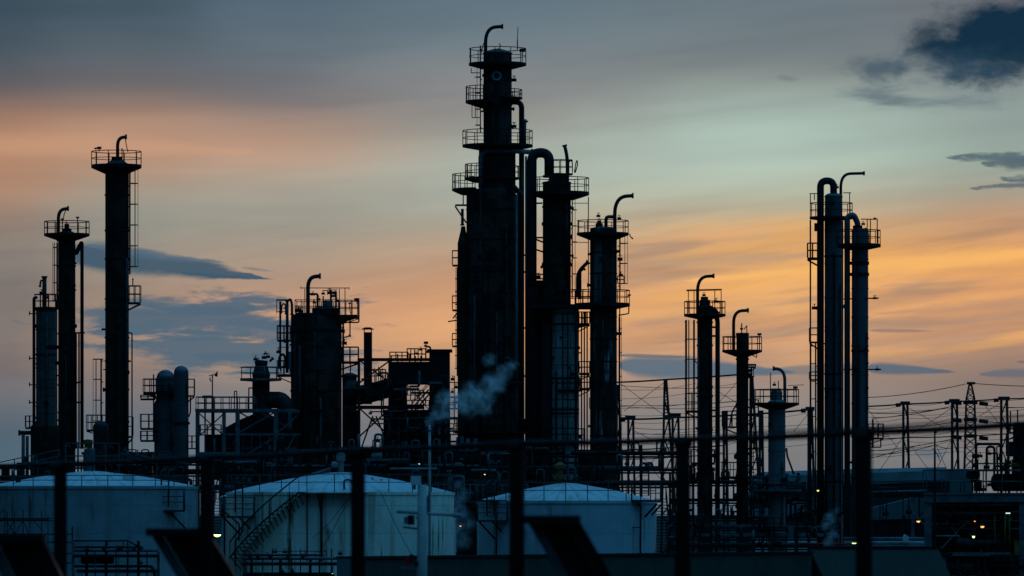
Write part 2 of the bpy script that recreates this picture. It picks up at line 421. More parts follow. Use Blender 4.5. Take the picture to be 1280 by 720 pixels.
# ------------------------------------------------------------------ sky, sun, camera
def make_world():
    w = bpy.data.worlds.new('World'); SC.world = w; w.use_nodes = True
    tr = w.node_tree; t = NT(tr); bg = tr.nodes['Background']
    D = t.n('ShaderNodeTexCoord').outputs['Generated']
    nrm = t.n('ShaderNodeVectorMath', operation='NORMALIZE'); t.set(nrm.inputs[0], D)
    dx, dy, dz = t.sep(nrm.outputs[0])
    dyc = t.m('MAXIMUM', dy, .2)
    # direction in the sky as fine azimuth / elevation units (1 unit = 1/7111 rad)
    u = t.m('MULTIPLY_ADD', t.m('DIVIDE', dx, dyc), F, 640.0)
    v = t.m('SUBTRACT', HY, t.m('MULTIPLY', t.m('DIVIDE', dz, dyc), F))
    k = lambda a, b, ox=0.0, oy=0.0: t.xyz(t.m('MULTIPLY_ADD', u, 1/a, ox), t.m('MULTIPLY_ADD', v, 1/b, oy), 0.0)
    n1 = t.noise(k(460, 110), 1, 1.5, .45)
    n2 = t.noise(k(190, 40, 4, 9), 1, 1, .5)
    vs = t.m('ADD', v, t.m('MULTIPLY', t.m('SUBTRACT', u, 960), .06))      # streaks rise slightly to the right
    vw = t.m('ADD', v, t.m('MULTIPLY', t.m('SUBTRACT', n1, .5), 30.0))
    vw = t.m('ADD', vw, t.m('MULTIPLY', t.m('SUBTRACT', n2, .5), 7.0))
    fac = t.m('DIVIDE', t.m('ADD', vw, 60.0), 760.0, clamp=True)
    cols = SKY_COLS
    def ramp(stops):
        r = t.n('ShaderNodeValToRGB'); cr = r.color_ramp; cr.interpolation = 'B_SPLINE'
        pts = [(-60, stops[0][1])]+stops+[(700, stops[-1][1])]
        while len(cr.elements) < len(pts): cr.elements.new(1.0)
        for e, (vv, c) in zip(cr.elements, pts):
            e.position = min(1, max(0, (vv+60)/760)); e.color = (*lin(c), 1)
        t.set(r.inputs[0], fac); return r.outputs['Color']
    uw = t.m('ADD', u, t.m('MULTIPLY', t.m('SUBTRACT', t.noise(k(260, 160, 2, 5), 1, 3), .5), 160.0))
    us = sorted(cols); col = ramp(cols[us[0]])
    for a, b in zip(us[:-1], us[1:]):
        col = t.mix(t.smooth(uw, a, b), col, ramp(cols[b]))
    # mauve streaks across the orange on the right
    st = t.noise(t.xyz(t.m('DIVIDE', u, 300.0), t.m('DIVIDE', t.m('ADD', v, t.m('MULTIPLY', u, .11)), 34.0), 2.0), 1, 3, .5, .5)
    msk = t.m('MULTIPLY', t.m('MULTIPLY', t.smooth(u, 640, 860), t.smooth(v, 250, 300)), t.smooth(v, 480, 410))
    col = t.mix(t.m('MULTIPLY', t.m('MULTIPLY', t.smooth(st, .48, .66), msk), .62), col, lin((158, 132, 118)))
    col = t.mix(t.m('MULTIPLY', t.m('MULTIPLY', t.smooth(st, .47, .30), msk), .55), col, lin((240, 176, 100)))
    # faint veil streaks everywhere
    sv = t.noise(t.xyz(t.m('DIVIDE', u, 420.0), t.m('DIVIDE', t.m('ADD', v, t.m('MULTIPLY', t.m('MAXIMUM', t.m('SUBTRACT', u, 600.0), -200.0), .10)), 46.0), 7.0), 1, 2.5, .5, .3)
    col = t.mix(1.0, col, t.mix(t.smooth(sv, .3, .7), (.93, .93, .94), (1.07, 1.07, 1.06)), 'MULTIPLY')
    rp = t.noise(t.xyz(t.m('DIVIDE', u, 150.0), t.m('DIVIDE', t.m('ADD', v, t.m('MULTIPLY', u, .13)), 12.0), 4.0), 1, 3, .55, .5)
    rm = t.m('MULTIPLY', t.smooth(v, 235, 300), t.smooth(v, 500, 430)); rm = t.m('MULTIPLY', rm, t.smooth(u, 500, 800, .35, 1.0))
    col = t.mix(rm, col, t.mix(1.0, col, t.mix(t.smooth(rp, .3, .7), (.93, .925, .94), (1.06, 1.06, 1.03)), 'MULTIPLY'))
    # lens-shaped clouds: (u0,u1, v0,v1, peak half-height, skew a, skew b, colour, opacity, edge noise, tilt)
    ne = t.noise(k(46, 13, 3, 1), 1, 5, .6); ne2 = t.noise(k(120, 20, 8, 3), 1, 4, .55)
    ne3 = t.noise(k(17, 6, 5, 2), 1, 3, .6)
    edge = t.m('ADD', t.m('ADD', t.m('SUBTRACT', ne, .5), t.m('MULTIPLY', t.m('SUBTRACT', ne3, .5), .45)), t.m('MULTIPLY', t.m('SUBTRACT', ne2, .5), 1.4))
    def lens(u0, u1, v0, v1, hp, a, b, c, op, en=7.0, soft=.35):
        nonlocal col
        tt = t.m('DIVIDE', t.m('SUBTRACT', u, u0), u1-u0, clamp=True)
        cy = t.m('MULTIPLY_ADD', tt, v1-v0, v0)
        nf = hp/((a/(a+b))**a*(b/(a+b))**b)
        h = t.m('MULTIPLY', t.m('MULTIPLY', t.m('POWER', tt, a), t.m('POWER', t.m('SUBTRACT', 1.0, tt), b)), nf)
        dv = t.m('ABSOLUTE', t.m('ADD', t.m('SUBTRACT', v, cy), t.m('MULTIPLY', edge, en)))
        q = t.m('DIVIDE', dv, t.m('MAXIMUM', h, .35))
        mk = t.smooth(q, 1+soft, 1-soft)
        mk = t.m('MULTIPLY', mk, t.smooth(h, .2, 1.6))
        col = t.mix(t.m('MULTIPLY', mk, op), col, lin(c))
    for L in SKY_LENSES: lens(*L)
    # broken altocumulus bank on the left and the ragged dark cloud top right
    def bank(cu, cv, ru, rv, nz, lo, hi, amp, c, op, slope=0.0):
        nonlocal col
        a = t.m('DIVIDE', t.m('SUBTRACT', u, cu), ru); b = t.m('DIVIDE', t.m('SUBTRACT', t.m('ADD', v, t.m('MULTIPLY', t.m('SUBTRACT', u, cu), slope)), cv), rv)
        r = t.m('SQRT', t.m('ADD', t.m('MULTIPLY', a, a), t.m('MULTIPLY', b, b)))
        q = t.m('SUBTRACT', 1.0, t.m('SUBTRACT', r, t.m('MULTIPLY', t.m('SUBTRACT', nz, .5), amp)))
        mk = t.smooth(q, lo, hi)
        col = t.mix(t.m('MULTIPLY', mk, op), col, lin(c))
    nb = t.noise(k(64, 36, 1.5, 6.5), 1, 7, .62, .15); nl = t.noise(k(74, 15, 5.5, 2.5), 1, 6, .6, .25)
    for args in SKY_BANKS: bank(args[0], args[1], args[2], args[3], nl if args[2] > 4*args[3] else nb, *args[4:])
    # the rest of the dome: deep dusk blue, lighter overhead and towards the right
    ny = t.n('ShaderNodeTexSky', sky_type='NISHITA', sun_disc=False)
    ny.sun_elevation = rad(3); ny.sun_rotation = rad(12); ny.air_density = 1.3; ny.dust_density = .6; ny.ozone_density = 3
    el = t.smooth(dz, .12, .98)
    dome = t.mix(el, DOME_LOW, DOME_TOP)
    dome = t.mix(1.0, dome, t.mix(t.smooth(dx, -.9, .9), (.50, .50, .52), (1.48, 1.48, 1.46)), 'MULTIPLY')
    dome = t.mix(t.m('MULTIPLY', t.smooth(dy, .3, .95), t.smooth(dz, .34, .02)), dome, DOME_WEST)
    dome = t.mix(1.0, dome, t.mix(1.0, ny.outputs[0], (.003, .003, .003), 'MULTIPLY'), 'ADD')
    dome = t.mix(t.smooth(dz, -.002, -.03), dome, (.006, .008, .011))
    front = t.m('MULTIPLY', t.smooth(dy, .955, .99), t.smooth(dz, .16, .10))
    full = t.mix(front, dome, col)
    nd = t.n('ShaderNodeVectorMath', operation='SCALE'); t.set(nd.inputs[0], full); nd.inputs[3].default_value = 10.0
    t.set(bg.inputs['Color'], nd.outputs[0]); bg.inputs['Strength'].default_value = 0.1
SKY_COLS = {
 0:   [(0,(58,77,91)),(60,(72,87,98)),(110,(94,94,100)),(150,(164,126,104)),(195,(186,139,109)),(240,(172,136,114)),(290,(138,126,117)),(350,(126,120,117)),(430,(129,115,108)),(480,(114,112,117)),(528,(92,103,113)),(560,(72,98,116)),(605,(92,112,124)),(640,(70,96,116))],
 160: [(0,(68,86,100)),(60,(86,101,111)),(115,(112,107,108)),(155,(178,140,117)),(190,(190,147,120)),(225,(168,146,127)),(257,(148,149,139)),(300,(140,138,130)),(350,(150,136,124)),(430,(168,139,119)),(480,(130,121,121)),(530,(94,107,120)),(605,(104,116,124)),(640,(76,99,118))],
 320: [(0,(84,104,118)),(60,(99,114,124)),(125,(114,112,116)),(158,(176,144,124)),(188,(197,158,134)),(220,(172,156,140)),(260,(153,156,145)),(315,(162,145,129)),(365,(178,145,124)),(425,(200,154,118)),(475,(138,132,129)),(530,(106,115,126)),(600,(84,106,126))],
 620: [(0,(96,116,129)),(60,(108,122,130)),(115,(139,138,138)),(150,(151,149,143)),(200,(168,179,168)),(260,(170,177,164)),(300,(182,161,138)),(350,(205,156,120)),(400,(222,163,115)),(440,(216,163,118)),(480,(165,140,124)),(540,(120,121,126)),(605,(112,119,126)),(640,(80,102,120))],
 960: [(0,(108,122,130)),(55,(114,126,131)),(90,(131,135,134)),(140,(160,179,170)),(200,(179,200,188)),(248,(176,179,158)),(285,(210,168,121)),(328,(231,172,108)),(375,(228,169,110)),(425,(210,157,116)),(465,(166,140,124)),(505,(140,134,130)),(560,(122,121,122)),(610,(118,122,126)),(640,(82,104,122))],
 1280:[(0,(110,113,118)),(60,(114,121,126)),(125,(142,154,152)),(190,(151,171,160)),(238,(162,158,142)),(278,(208,154,114)),(322,(234,169,102)),(365,(216,155,106)),(410,(190,145,114)),(455,(150,128,116)),(505,(130,119,114)),(560,(126,120,118)),(620,(106,114,122))],
}
SKY_LENSES = [
 (225, 356, 341, 350, 2.2, .3, .9, (70,95,112), .85, 2.5, .6),
 (300, 350, 334, 340, 1.6, .5, .9, (96,108,116), .5, 3, .8),
 (850, 1420, 352, 306, 8, .7, .6, (250,186,106), .75, 9, .95),
 (780, 1010, 303, 284, 6, .6, .6, (230,174,122), .5, 9, .95),
 (1090, 1420, 392, 372, 7, .7, .6, (184,142,114), .6, 9, .95),
 (770, 1020, 332, 318, 7, .6, .7, (178,150,126), .55, 9, .95),
 (700, 1050, 396, 382, 7, .6, .7, (238,180,116), .5, 9, .95),
 (-120, 330, 176, 190, 12, .6, .9, (206,158,126), .45, 9, .95),
 # u0, u1, v0, v1, half height, skew a, b, colour, opacity, edge noise, softness
 (88, 350, 316, 350, 17, .35, 1.3, (64,90,108), .95, 9, .45),
 (110, 285, 306, 332, 6, .4, .8, (84,106,124), .7, 9, .6),
 (775, 1000, 457, 466, 13, .35, 1.0, (84,108,126), .9, 4, .4),
 (772, 880, 444, 447, 2.4, .4, .9, (90,106,122), .8, 1.5, .5),
 (1085, 1205, 460, 465, 6.5, .3, 1.2, (84,104,120), .9, 2.5, .4),
 (930, 1090, 466, 459, 6, .8, .5, (98,112,124), .6, 2.5, .4),
 (1085, 1175, 413, 414, 2.0, .4, .8, (140,118,112), .7, 1, .5),
 (1222, 1340, 467, 466, 5, .6, .6, (92,102,116), .7, 5, .5),
 (1268, 1288, 452, 453, 1.4, .6, .6, (92,98,112), .7, 1.5, .6),
 (1180, 1420, 197, 200, 5, .6, .8, (72,92,106), .8, 13, .7),
 (1225, 1420, 205, 208, 6, .6, .8, (72,92,106), .8, 13, .7),
 (1208, 1420, 234, 228, 6, .8, .8, (84,100,110), .8, 13, .7),
 (1245, 1420, 222, 222, 5, .8, .8, (78,96,108), .8, 13, .7),
 (98, 330, 392, 383, 8, .5, .7, (80,102,120), .8, 15, .7),
 (240, 430, 446, 458, 8, .5, .5, (82,104,121), .8, 13, .6),
]
SKY_BANKS = [
 # cu, cv, ru, rv, lo, hi, noise amp, colour, opacity, slope
 (235, 397, 205, 34, .05, .55, 2.3, (80,102,120), .92, .06),
 (290, 438, 190, 36, .02, .50, 2.3, (82,104,121), .92, -.10),
 (345, 415, 130, 24, .05, .6, 2.2, (84,105,122), .8, .0),
 (1266, 46, 150, 62, -.06, .50, 1.15, (12,44,65), .98, .14),
 (1205, 84, 120, 34, .0, 1.0, 1.7, (46,74,94), .7, .06),
 (1104, 84, 66, 26, .0, .95, 1.9, (66,88,103), .8, .05),
 (1100, 118, 66, 15, .0, 1.0, 1.9, (84,102,114), .7, -.12),
 (1185, 128, 130, 16, .05, 1.1, 2.0, (92,112,120), .6, .03),
 (985, 98, 26, 7, .3, 1.1, 1.8, (112,120,124), .55, -.1),
 (1160, 566, 34, 10, .05, .7, 1.6, (92,106,120), .6, .0),
 (1112, 592, 34, 9, .05, .7, 1.6, (88,104,120), .6, .0),
]
DOME_LOW = (.0022, .030, .070); DOME_TOP = (.060, .37, .77); DOME_WEST = (.06, .075, .095)

def make_sun_camera():
    l = bpy.data.lights.new('sun', 'SUN'); l.energy = .02; l.color = (1, .62, .34); l.angle = rad(12)
    o = bpy.data.objects.new('sun', l); C.objects.link(o)
    d = Vector((math.sin(rad(12))*math.cos(rad(3)), math.cos(rad(12))*math.cos(rad(3)), math.sin(rad(3))))   # towards the sun: behind the plant, to the right
    o.rotation_euler = d.to_track_quat('Z', 'Y').to_euler()
    cd = bpy.data.cameras.new('camera'); cam = bpy.data.objects.new('camera', cd); C.objects.link(cam)
    cam.location = (0, 0, ZC); cam.rotation_euler = (PI/2, 0, 0)
    cd.lens = 200; cd.sensor_width = 36; cd.shift_y = (HY-360)/1280
    cd.clip_start = .5; cd.clip_end = 60000
    cd.dof.use_dof = True; cd.dof.focus_distance = 430; cd.dof.aperture_fstop = 5.6
    SC.camera = cam
    vs = SC.view_settings; vs.view_transform = 'Standard'; vs.look = 'None'; vs.exposure = 0; vs.gamma = 1
    SC.cycles.max_bounces = 5; SC.cycles.volume_bounces = 1; SC.cycles.transparent_max_bounces = 8
    try: SC.cycles.use_denoising = True
    except Exception: pass
make_world(); make_sun_camera()

# ------------------------------------------------------------------ ground
def make_ground():
    m = M()
    def prof(y):
        t = min(1, max(0, (y-56)/52)); t = t*t*(3-2*t)
        return 8.3*(1-t)
    ys = [-300, -60, 0, 30, 50]+[56+52*i/16 for i in range(17)]+[130, 180, 250, 340, 420, 520, 700, 1000, 2000, 5000, 12000, 30000]
    xs = [-20000, -6000, -2000, -700, -300, -120, -60, -25, 0, 25, 60, 120, 300, 700, 2000, 6000, 20000]
    for y in ys:
        for x in xs: m.v.append(Vector((x, y, prof(y)+(.12*noise.noise((x*.05, y*.05, 0)) if 40 < y < 120 else 0))))
    n = len(xs)
    for i in range(len(ys)-1):
        for j in range(n-1): m.face((i*n+j, i*n+j+1, (i+1)*n+j+1, (i+1)*n+j), True)
    mt, t, bs = new_mat('dusk_ground')
    co = t.n('ShaderNodeTexCoord').outputs['Object']
    f = t.smooth(t.noise(co, .12, 8, .65), .4, .62)
    t.set(bs.inputs['Base Color'], t.mix(f, (.05, .05, .048), (.03, .035, .026))); bs.inputs['Roughness'].default_value = 1; bs.inputs['Specular IOR Level'].default_value = 0
    tag(m.build('ground', mt), None, None, kind='structure')
make_ground()
# ------------------------------------------------------------------ columns on the left
COLG = 'process columns of the refinery'
def col_far_left():
    t = T('insulation_column', 'blue-grey jacketed column with a slim pipe on top, far left of the plant', 'column', 58, 468, COLG)
    t.shell(58, 13, 383, None, CLAD_DIM, .35, bands=24)
    t.dress(58, 13, 390, 540, 1, 6, 1, 2)
    t.shell(56, 18, 528, None, CLAD_BLK, .3, name='lower_shell', d=3)
    t.pipe([(55.5, 388), (55.5, 346)], 2.8, name='vent_pipe')
    t.pipe([(55.5, 352), (51, 350), (50, 358)], 1.2, R=4, name='vent_elbow')
    for x, y in ((52, 366), (59, 372)): t.valve(x, y, 2.2)
    t.plat(58, 384, 15.5, 368, 12, th=1.6, drop=3, posts=9)
    t.pipe([(47, 372), (42.4, 372), (42.4, 575)], 1.9, R=4, name='side_pipe')
    for y in (392, 448, 481, 503): t.beams([(36, y, 46, y), (37, y-3, 37, y+2)], 1.3, name='pipe_clip')
    t.ladder(70.5, 74, 375, 560, d=2, cage=False)
    t.boxplat(32, 42, 534, 520, 10, n=2, brace=False)
    t.pipe([(45, 541), (24, 541)], 2.6, R=2, name='stub_pipe'); t.pipe([(29, 541), (29, 600)], 2.2, BLUE, name='down_pipe'); t.pipe([(34, 545), (34, 600)], 2.0, BLUE, name='down_pipe')
def col_short_left():
    t = T('distillation_column', 'dark column with a round top walkway, shorter of the two black columns on the left', 'column', 83.5, 446, COLG)
    t.shell(83.5, 10.8, 288, None, CLAD_BLK, .5, bands=0)
    t.dress(83.5, 10.8, 315, 570, 2, 9, 2, 7)
    t.plat(83.5, 292, 28.5, 277, 10.8, th=3, drop=5, posts=12)
    m = M(); m.lathe([(6*t.s, t.z(290)), (6*t.s, t.z(286)), (3*t.s, t.z(285)), (3*t.s, t.z(280)), (.01, t.z(280))], 16); t.part('top_nozzle', m, DARK)
    t.davit(73, 302, 268, 85, 261, 2.1, 11)
    t.pipe([(82.5, 262), (80, 268), (79, 276)], .6, R=3, name='chain', flange=False)
    t.lamp(78, 274, 1.8, 290); t.lamp(97, 272, 1.9, 290)
    t.pipe([(93, 318), (97, 312), (102.5, 301), (102.5, 560)], 2.2, R=5, name='overhead_pipe')
    t.pipe([(95, 318), (100, 308)], 2.4, name='elbow'); t.beams([(92, 479, 104, 477), (92, 503, 104, 503), (92, 416, 106, 416)], 2, name='pipe_bracket')
    t.ladder(71.5, 66, 303, 385, d=0, hoop=22)
    t.ladder(95, 99, 416, 560, d=2, hoop=20, cage=False)
    t.ladder(98.5, 99.5, 416, 560, d=3, cage=False)
    m = M().box(t.x(58), t.x(73), -10*t.s, 10*t.s, t.z(436), t.z(432)); t.part('bracket', m, DARK)
def col_tall_left():
    t = T('distillation_column', 'tall dark column with a flared top walkway and caged ladder, left of the plant', 'column', 146.3, 440, COLG)
    t.shell(146.3, 14.8, 203, None, CLAD_BLK, .25)
    t.dress(146.3, 14.8, 230, 560, 3, 9, 3, 9, .2)
    t.plat(145.5, 206, 31.5, 189.5, 14.8, th=4, drop=6, posts=10)
    m = M(); m.lathe([(16*t.s, t.z(205.9)), (6*t.s, t.z(199.5)), (.01, t.z(199.5))], 24); m.lathe([(7*t.s, t.z(199.5)), (7*t.s, t.z(196.5)), (.01, t.z(196.5))], 18); t.part('head', m, DARK)
    t.davit(147, 205, 178, 157.5, 171.5, 2.1, 11)
    t.pipe([(156.5, 173), (158, 182), (160, 190)], .55, R=4, name='chain', flange=False)
    t.lamp(119.5, 185.5, 1.6); t.lamp(124, 185, 2.7, 189); t.lamp(152.5, 186, 1, 198)
    t.ladder(162.3, 172.5, 208, 343, hoop=26)
    t.boxplat(161, 175.5, 378, 357.5, 22, th=2.2, n=2); t.pipe([(166, 358), (166, 349)], .7, name='lightning_rod')
    t.pipe([(160.5, 416), (165, 416), (165, 600)], .9, name='conduit')
    # lower landing and the small domed drum at its foot
    t.boxplat(109, 133, 537, 519, 26, n=4); t.ladder(127, 117, 449, 536, d=-8, hoop=26)
    t.beams([(116, 449, 129, 449), (129, 462, 132, 462)], 1.5, name='ladder_head')
    t.boxplat(160, 166, 545, 521, 14, n=1); t.plat(146, 580, 24, 562, 15, posts=10, th=2, drop=2)
    t = T('vertical_drum', 'small dark domed drum at the foot of the tall left column', 'drum', 126, 434, 'small vessels')
    t.shell(126, 9.5, 526, None, DUCT, .8)
def twin_domes():
    t = T('vertical_drum', 'blue-grey jacketed drum with a domed head and side landings, beside a fat pipe', 'drum', 207, 436, 'small vessels')
    t.shell(207, 11.5, 462, None, CLAD_DOME, .95, bands=26)
    t.dress(207, 11.5, 475, 580, 4, 4, 1, 2)
    t.shell(206, 13.5, 496, None, CLAD_DOME, .7, name='lower_shell', d=3)
    t.boxplat(180, 220, 490, 474, 32, n=5, th=3); t.boxplat(176, 196, 535, 518, 20, n=2, th=2.4, brace=False); t.boxplat(176, 200, 550, 539, 16, n=3, brace=False)
    t.pipe([(192, 468), (192, 540)], .9, name='conduit'); t.boxplat(176, 194, 498, 494, 10, n=2, brace=False)
    t = T('overhead_line', 'fat blue-grey vertical pipe with a rounded top beside the domed drum', 'pipe', 226.5, 434, 'small vessels')
    t.shell(226.5, 9.3, 457, None, CLAD_DOME, .98, bands=0)
    m = M(); z = t.z(529); m.lathe([(9.3*t.s, z-.1), (10.8*t.s, z-.1), (10.8*t.s, z+.1), (9.3*t.s, z+.1)], 28); t.part('band', m, DARK)
    t.boxplat(234, 243, 494, 474, 14, n=1, th=2); t.pipe([(238, 494), (238, 516), (236, 520)], .9, R=3, name='conduit')
    t.boxplat(234, 246, 560, 545, 12, n=2, th=1.5, brace=False)
# ------------------------------------------------------------------ steel frame with hopper and stub stack
def steel_frame():
    t = T('steel_structure', 'blue-grey braced steel frame holding a dark gabled hopper', 'steel frame', 310, 436, 'steel structures')
    W = 5
    for x, w in ((247, 5), (264, 4), (280, 4.6), (297, 5.4), (345, 5.4), (361, 4)):
        t.beams([(x, 511, x, 700, 0 if w > 4.5 else 40)], w, BLUE, 'post')
    t.beams([(244, 513, 372, 513, 0), (244, 513, 372, 513, 60)], 4, BLUE, 'top_beam'); t.beams([(280, 543, 376, 543)], 2.6, BLUE, 'mid_beam')
    t.beams([(298, 541, 344, 515), (298, 575, 344, 546), (347, 541, 372, 519), (298, 515, 344, 541, 30)], 1.8, BLUE, 'brace')
    t.beams([(247, 515, 280, 545), (247, 545, 280, 515, 30), (297, 546, 346, 580, 30), (355, 570, 368, 545)], 1.5, BLUE, 'brace')
    t.blk(247, 295, 565, 570, -4, 30, BLUE, 'floor_beam'); t.pipe([(243, 573), (296, 571)], 2.6, BLUE, name='header_pipe')
    t.boxplat(245, 318, 511, 496, 50, d=25, th=1.2, n=7, brace=False, mat=BLUE)
    t.ladder(256, 257, 498, 575, d=6, cage=False, mat=BLUE); t.pipe([(253, 496), (266, 496), (266, 512)], 1.8, BLUE, R=1.5, name='goose_neck')
    t.pipe([(293, 511), (293, 489), (296, 489), (296, 511)], .7, R=1, name='hoop')
    # hopper
    S = t.s; m = M()
    poly = [(273, 700), (273, 546), (281, 534), (300, 524), (317, 517), (327, 515.5), (345, 521), (363, 535), (371, 550), (371, 700)]
    m.prism([(t.x(a), t.z(b) if b < 700 else 0) for a, b in poly], 12*S, 70*S); h = t.part('hopper', m, simple('brown_hopper_steel', (.017, .014, .013), (.010, .009, .009), .8))
    t.beams([(280, 556, 280, 640, 11.6), (303, 545, 303, 640, 11.6), (325, 540, 325, 640, 11.6), (346, 545, 346, 640, 11.6), (270, 575, 368, 575, 11.6), (291, 550, 291, 640, 11.6), (314, 543, 314, 640, 11.6), (336, 543, 336, 640, 11.6), (274, 560, 370, 560, 11.6), (282, 535, 318, 518, 11.6), (327, 516.5, 363, 536, 11.6)], 1.3, BLUE, 'rib', parent=h)
    t.blk(256, 274, 543, 600, 4, 14, DARK2, 'control_cabinet'); t.boxplat(250, 276, 543, 531, 12, d=8, n=3, th=1.2, brace=False); t.pipe([(268, 548), (268, 580)], 1.2, BLUE, name='pipe')
    # weather vane pole
    t = T('wind_vane_pole', 'thin pole with a weather vane standing on the blue-grey steel frame', 'wind vane', 265.5, 436, z=wz(512, 436))
    t.pipe([(265.5, 512), (265.5, 468)], .8, name='pole', flange=False)
    m = M(); m.beam(t.p(261, 470), t.p(271, 467), .1, .05); m.prism([(t.x(267.5), t.z(470)), (t.x(272), t.z(463)), (t.x(272), t.z(471))], -.03, .03); t.part('vane', m, DARK)
    t.pipe([(263, 472), (262, 474), (264, 477)], .7, R=1, name='bracket', flange=False)
    # stub stack
    t = T('stub_stack', 'short dark vessel with a coned head and side duct above the blue-grey frame', 'vessel', 326.5, 440, 'small vessels')
    t.shell(326.5, 10.7, 472, 512, DUCT, prof=[(10.7, 560), (10.7, 472), (11.2, 471), (11.2, 468), (7.6, 457), (7.6, 455), (8.2, 455), (8.2, 451), (.1, 450)])
    t.plat(326, 473, 26, 459, 10.7, th=3, drop=1, posts=9, rmat=BLUE, mat=BLUE)
    for x, y, k in ((319.5, 449, 2.2), (323, 451, 1.8), (330, 447, 2.4), (335, 446, 2.2), (332, 442, 1.6)): t.valve(x, y, k)
    t.pipe([(337, 452), (341, 448)], 1.5, name='nozzle')
    t.pipe([(311, 512), (311, 485), (322, 485)], .8, R=1, name='conduit'); t.beams([(316, 476, 316, 512)], 1.4, name='ladder_rail')
    t.pipe([(322, 500), (352, 500), (357, 508), (357, 600)], 10.5, DUCT, R=7, name='duct', n=20)
    for x in (338, 348):
        m = M(); c = t.p(x, 500.3); m.tube([c+Vector((-.09, 0, 0)), c+Vector((.09, 0, 0))], 10.8*t.s, 24); t.part('flange', m, DUCT)
# ------------------------------------------------------------------ broad reactor column
def broad_column():
    t = T('reactor_column', 'broad dark column crowded with pipes and landings on top, left of the furnace', 'column', 395, 444, COLG)
    t.shell(395, 31.5, 391, None, CLAD_BIG, .12, bands=0)
    t.dress(395, 31.5, 405, 570, 5, 16, 6, 3, .25)
    t.shell(407, 17, 383, 393, DUCT, .2, name='top_drum'); t.shell(409, 6, 375.5, 384, BLUE, .1, name='manway')
    t.davit(385, 396, 352, 400, 345.5, 2.5, 11)
    for x, y, k in ((373, 388, 3), (376, 389, 2.5), (391, 368, 1.9), (398, 374, 2), (404, 367, 1.8), (412, 366, 2.6), (417, 370, 2), (421, 376, 1.8), (393, 378, 1.8)): t.valve(x, y, k)
    t.pipe([(385, 367.5), (397, 367.5), (397, 383)], 1.4, R=2); t.pipe([(404, 370), (404, 384)], .9); t.pipe([(410, 366), (419, 366)], 1.8); t.pipe([(413.5, 362), (413.5, 378)], 1.2); t.pipe([(420, 364), (420, 388)], 1.3)
    # top landings
    t.boxplat(370, 424, 392, 376, 62, n=7, th=2, brace=False)
    o = t.boxplat(424, 447.5, 394, 376, 44, n=3, th=4); m = M()
    m.prism([(t.x(426), t.z(398)), (t.x(447), t.z(397)), (t.x(427), t.z(403))], -20*t.s, 20*t.s); t.part('bracket', m, DARK)
    t.beams([(378, 361, 437, 361, -26), (382, 362, 382, 392, -26), (425, 362, 425, 392, -26), (432, 361, 432, 392, -26), (437, 360, 437, 363, -26), (404, 364, 422, 363, -20), (377, 359, 377, 362, -26)], 1, name='lifting_rail')
    t.lamp(446, 374.5, 3.2); t.pipe([(448.6, 376), (448.6, 403), (428, 403)], .9, R=2); t.lamp(437, 379, 1.6); t.pipe([(437, 380), (437, 388), (439, 393)], .5, flange=False)
    t.pipe([(437.5, 400), (437.5, 420), (429, 422)], .8, R=1.5); t.valve(437, 420, 1.5); t.valve(430.5, 429, 2.6); t.valve(428, 414, 2.6)
    # left side: caged ladder, two landings, loop pipe
    t.pipe([(359, 466), (359, 376)], 1.9, R=4, name='riser'); t.pipe([(358, 378), (363, 373), (365, 380), (365, 393)], 1.6, R=5)
    t.beams([(346, 375, 360, 375, -14), (346, 375, 360, 375, 14), (347, 390, 360, 390, -14), (346.5, 375, 346.5, 392, -14)], 1, name='frame_bar')
    t.ladder(351, 349, 377, 464, d=-6, hoop=16, strips=2); t.pipe([(352, 392), (352, 382), (355, 379), (357, 382), (357, 392)], .9, R=3); t.lamp(356, 385, 1.4)
    t.boxplat(347, 363, 425, 407.5, 30, n=2, th=2, brace=False); t.boxplat(347, 363, 468, 451, 30, n=2, th=3, brace=True); t.beams([(347, 434, 362, 434)], 1, name='bar')
    t.pipe([(349, 458), (349, 446), (354, 442), (356.5, 447), (356.5, 459), (349, 459)], 1.5, R=3); t.valve(348, 440, 2.2); t.valve(357, 427, 2); t.blk(361.5, 365, 440, 462, -20, -10, BLUE, 'panel')
    t.pipe([(425.5, 396), (425.5, 590)], 1.6, name='riser', flange=False); t.pipe([(429, 400), (429, 590)], 1.2, name='riser', flange=False)
    t.boxplat(427, 448, 452, 434, 30, n=2, th=2.6); t.pipe([(438, 452), (438, 468)], .8)
    for y in (412, 433, 463, 490, 520): t.beams([(364, y, 427, y, -32)], .8, name='stiffener')
    t.pipe([(416, 425), (418, 440), (413, 452)], 1.2, R=6, d=0) if False else None
    t.pipe([(376, 433, -32.5), (376, 560, -32.5)], 1.6, name='riser', flange=False); t.pipe([(402, 498, -32.5), (402, 590, -32.5)], 1.4, BLUE, name='riser', flange=False)
    t.pipe([(393, 488, -33), (397, 482, -33), (397, 478, -33)], 1.1, R=3)
    t.boxplat(385, 408, 512, 496, 8, d=-36, n=3, th=1.5, brace=False); t.valve(393, 482, 2.4, -35)
    # satellite drum
    t = T('satellite_drum', 'dark capped drum standing between the broad column and the furnace ducts', 'drum', 437, 440, 'small vessels')
    t.shell(437, 9, 468, None, DUCT, prof=[(9, 700), (9, 472), (10.5, 471), (10.5, 469), (4, 466), (.1, 466)])
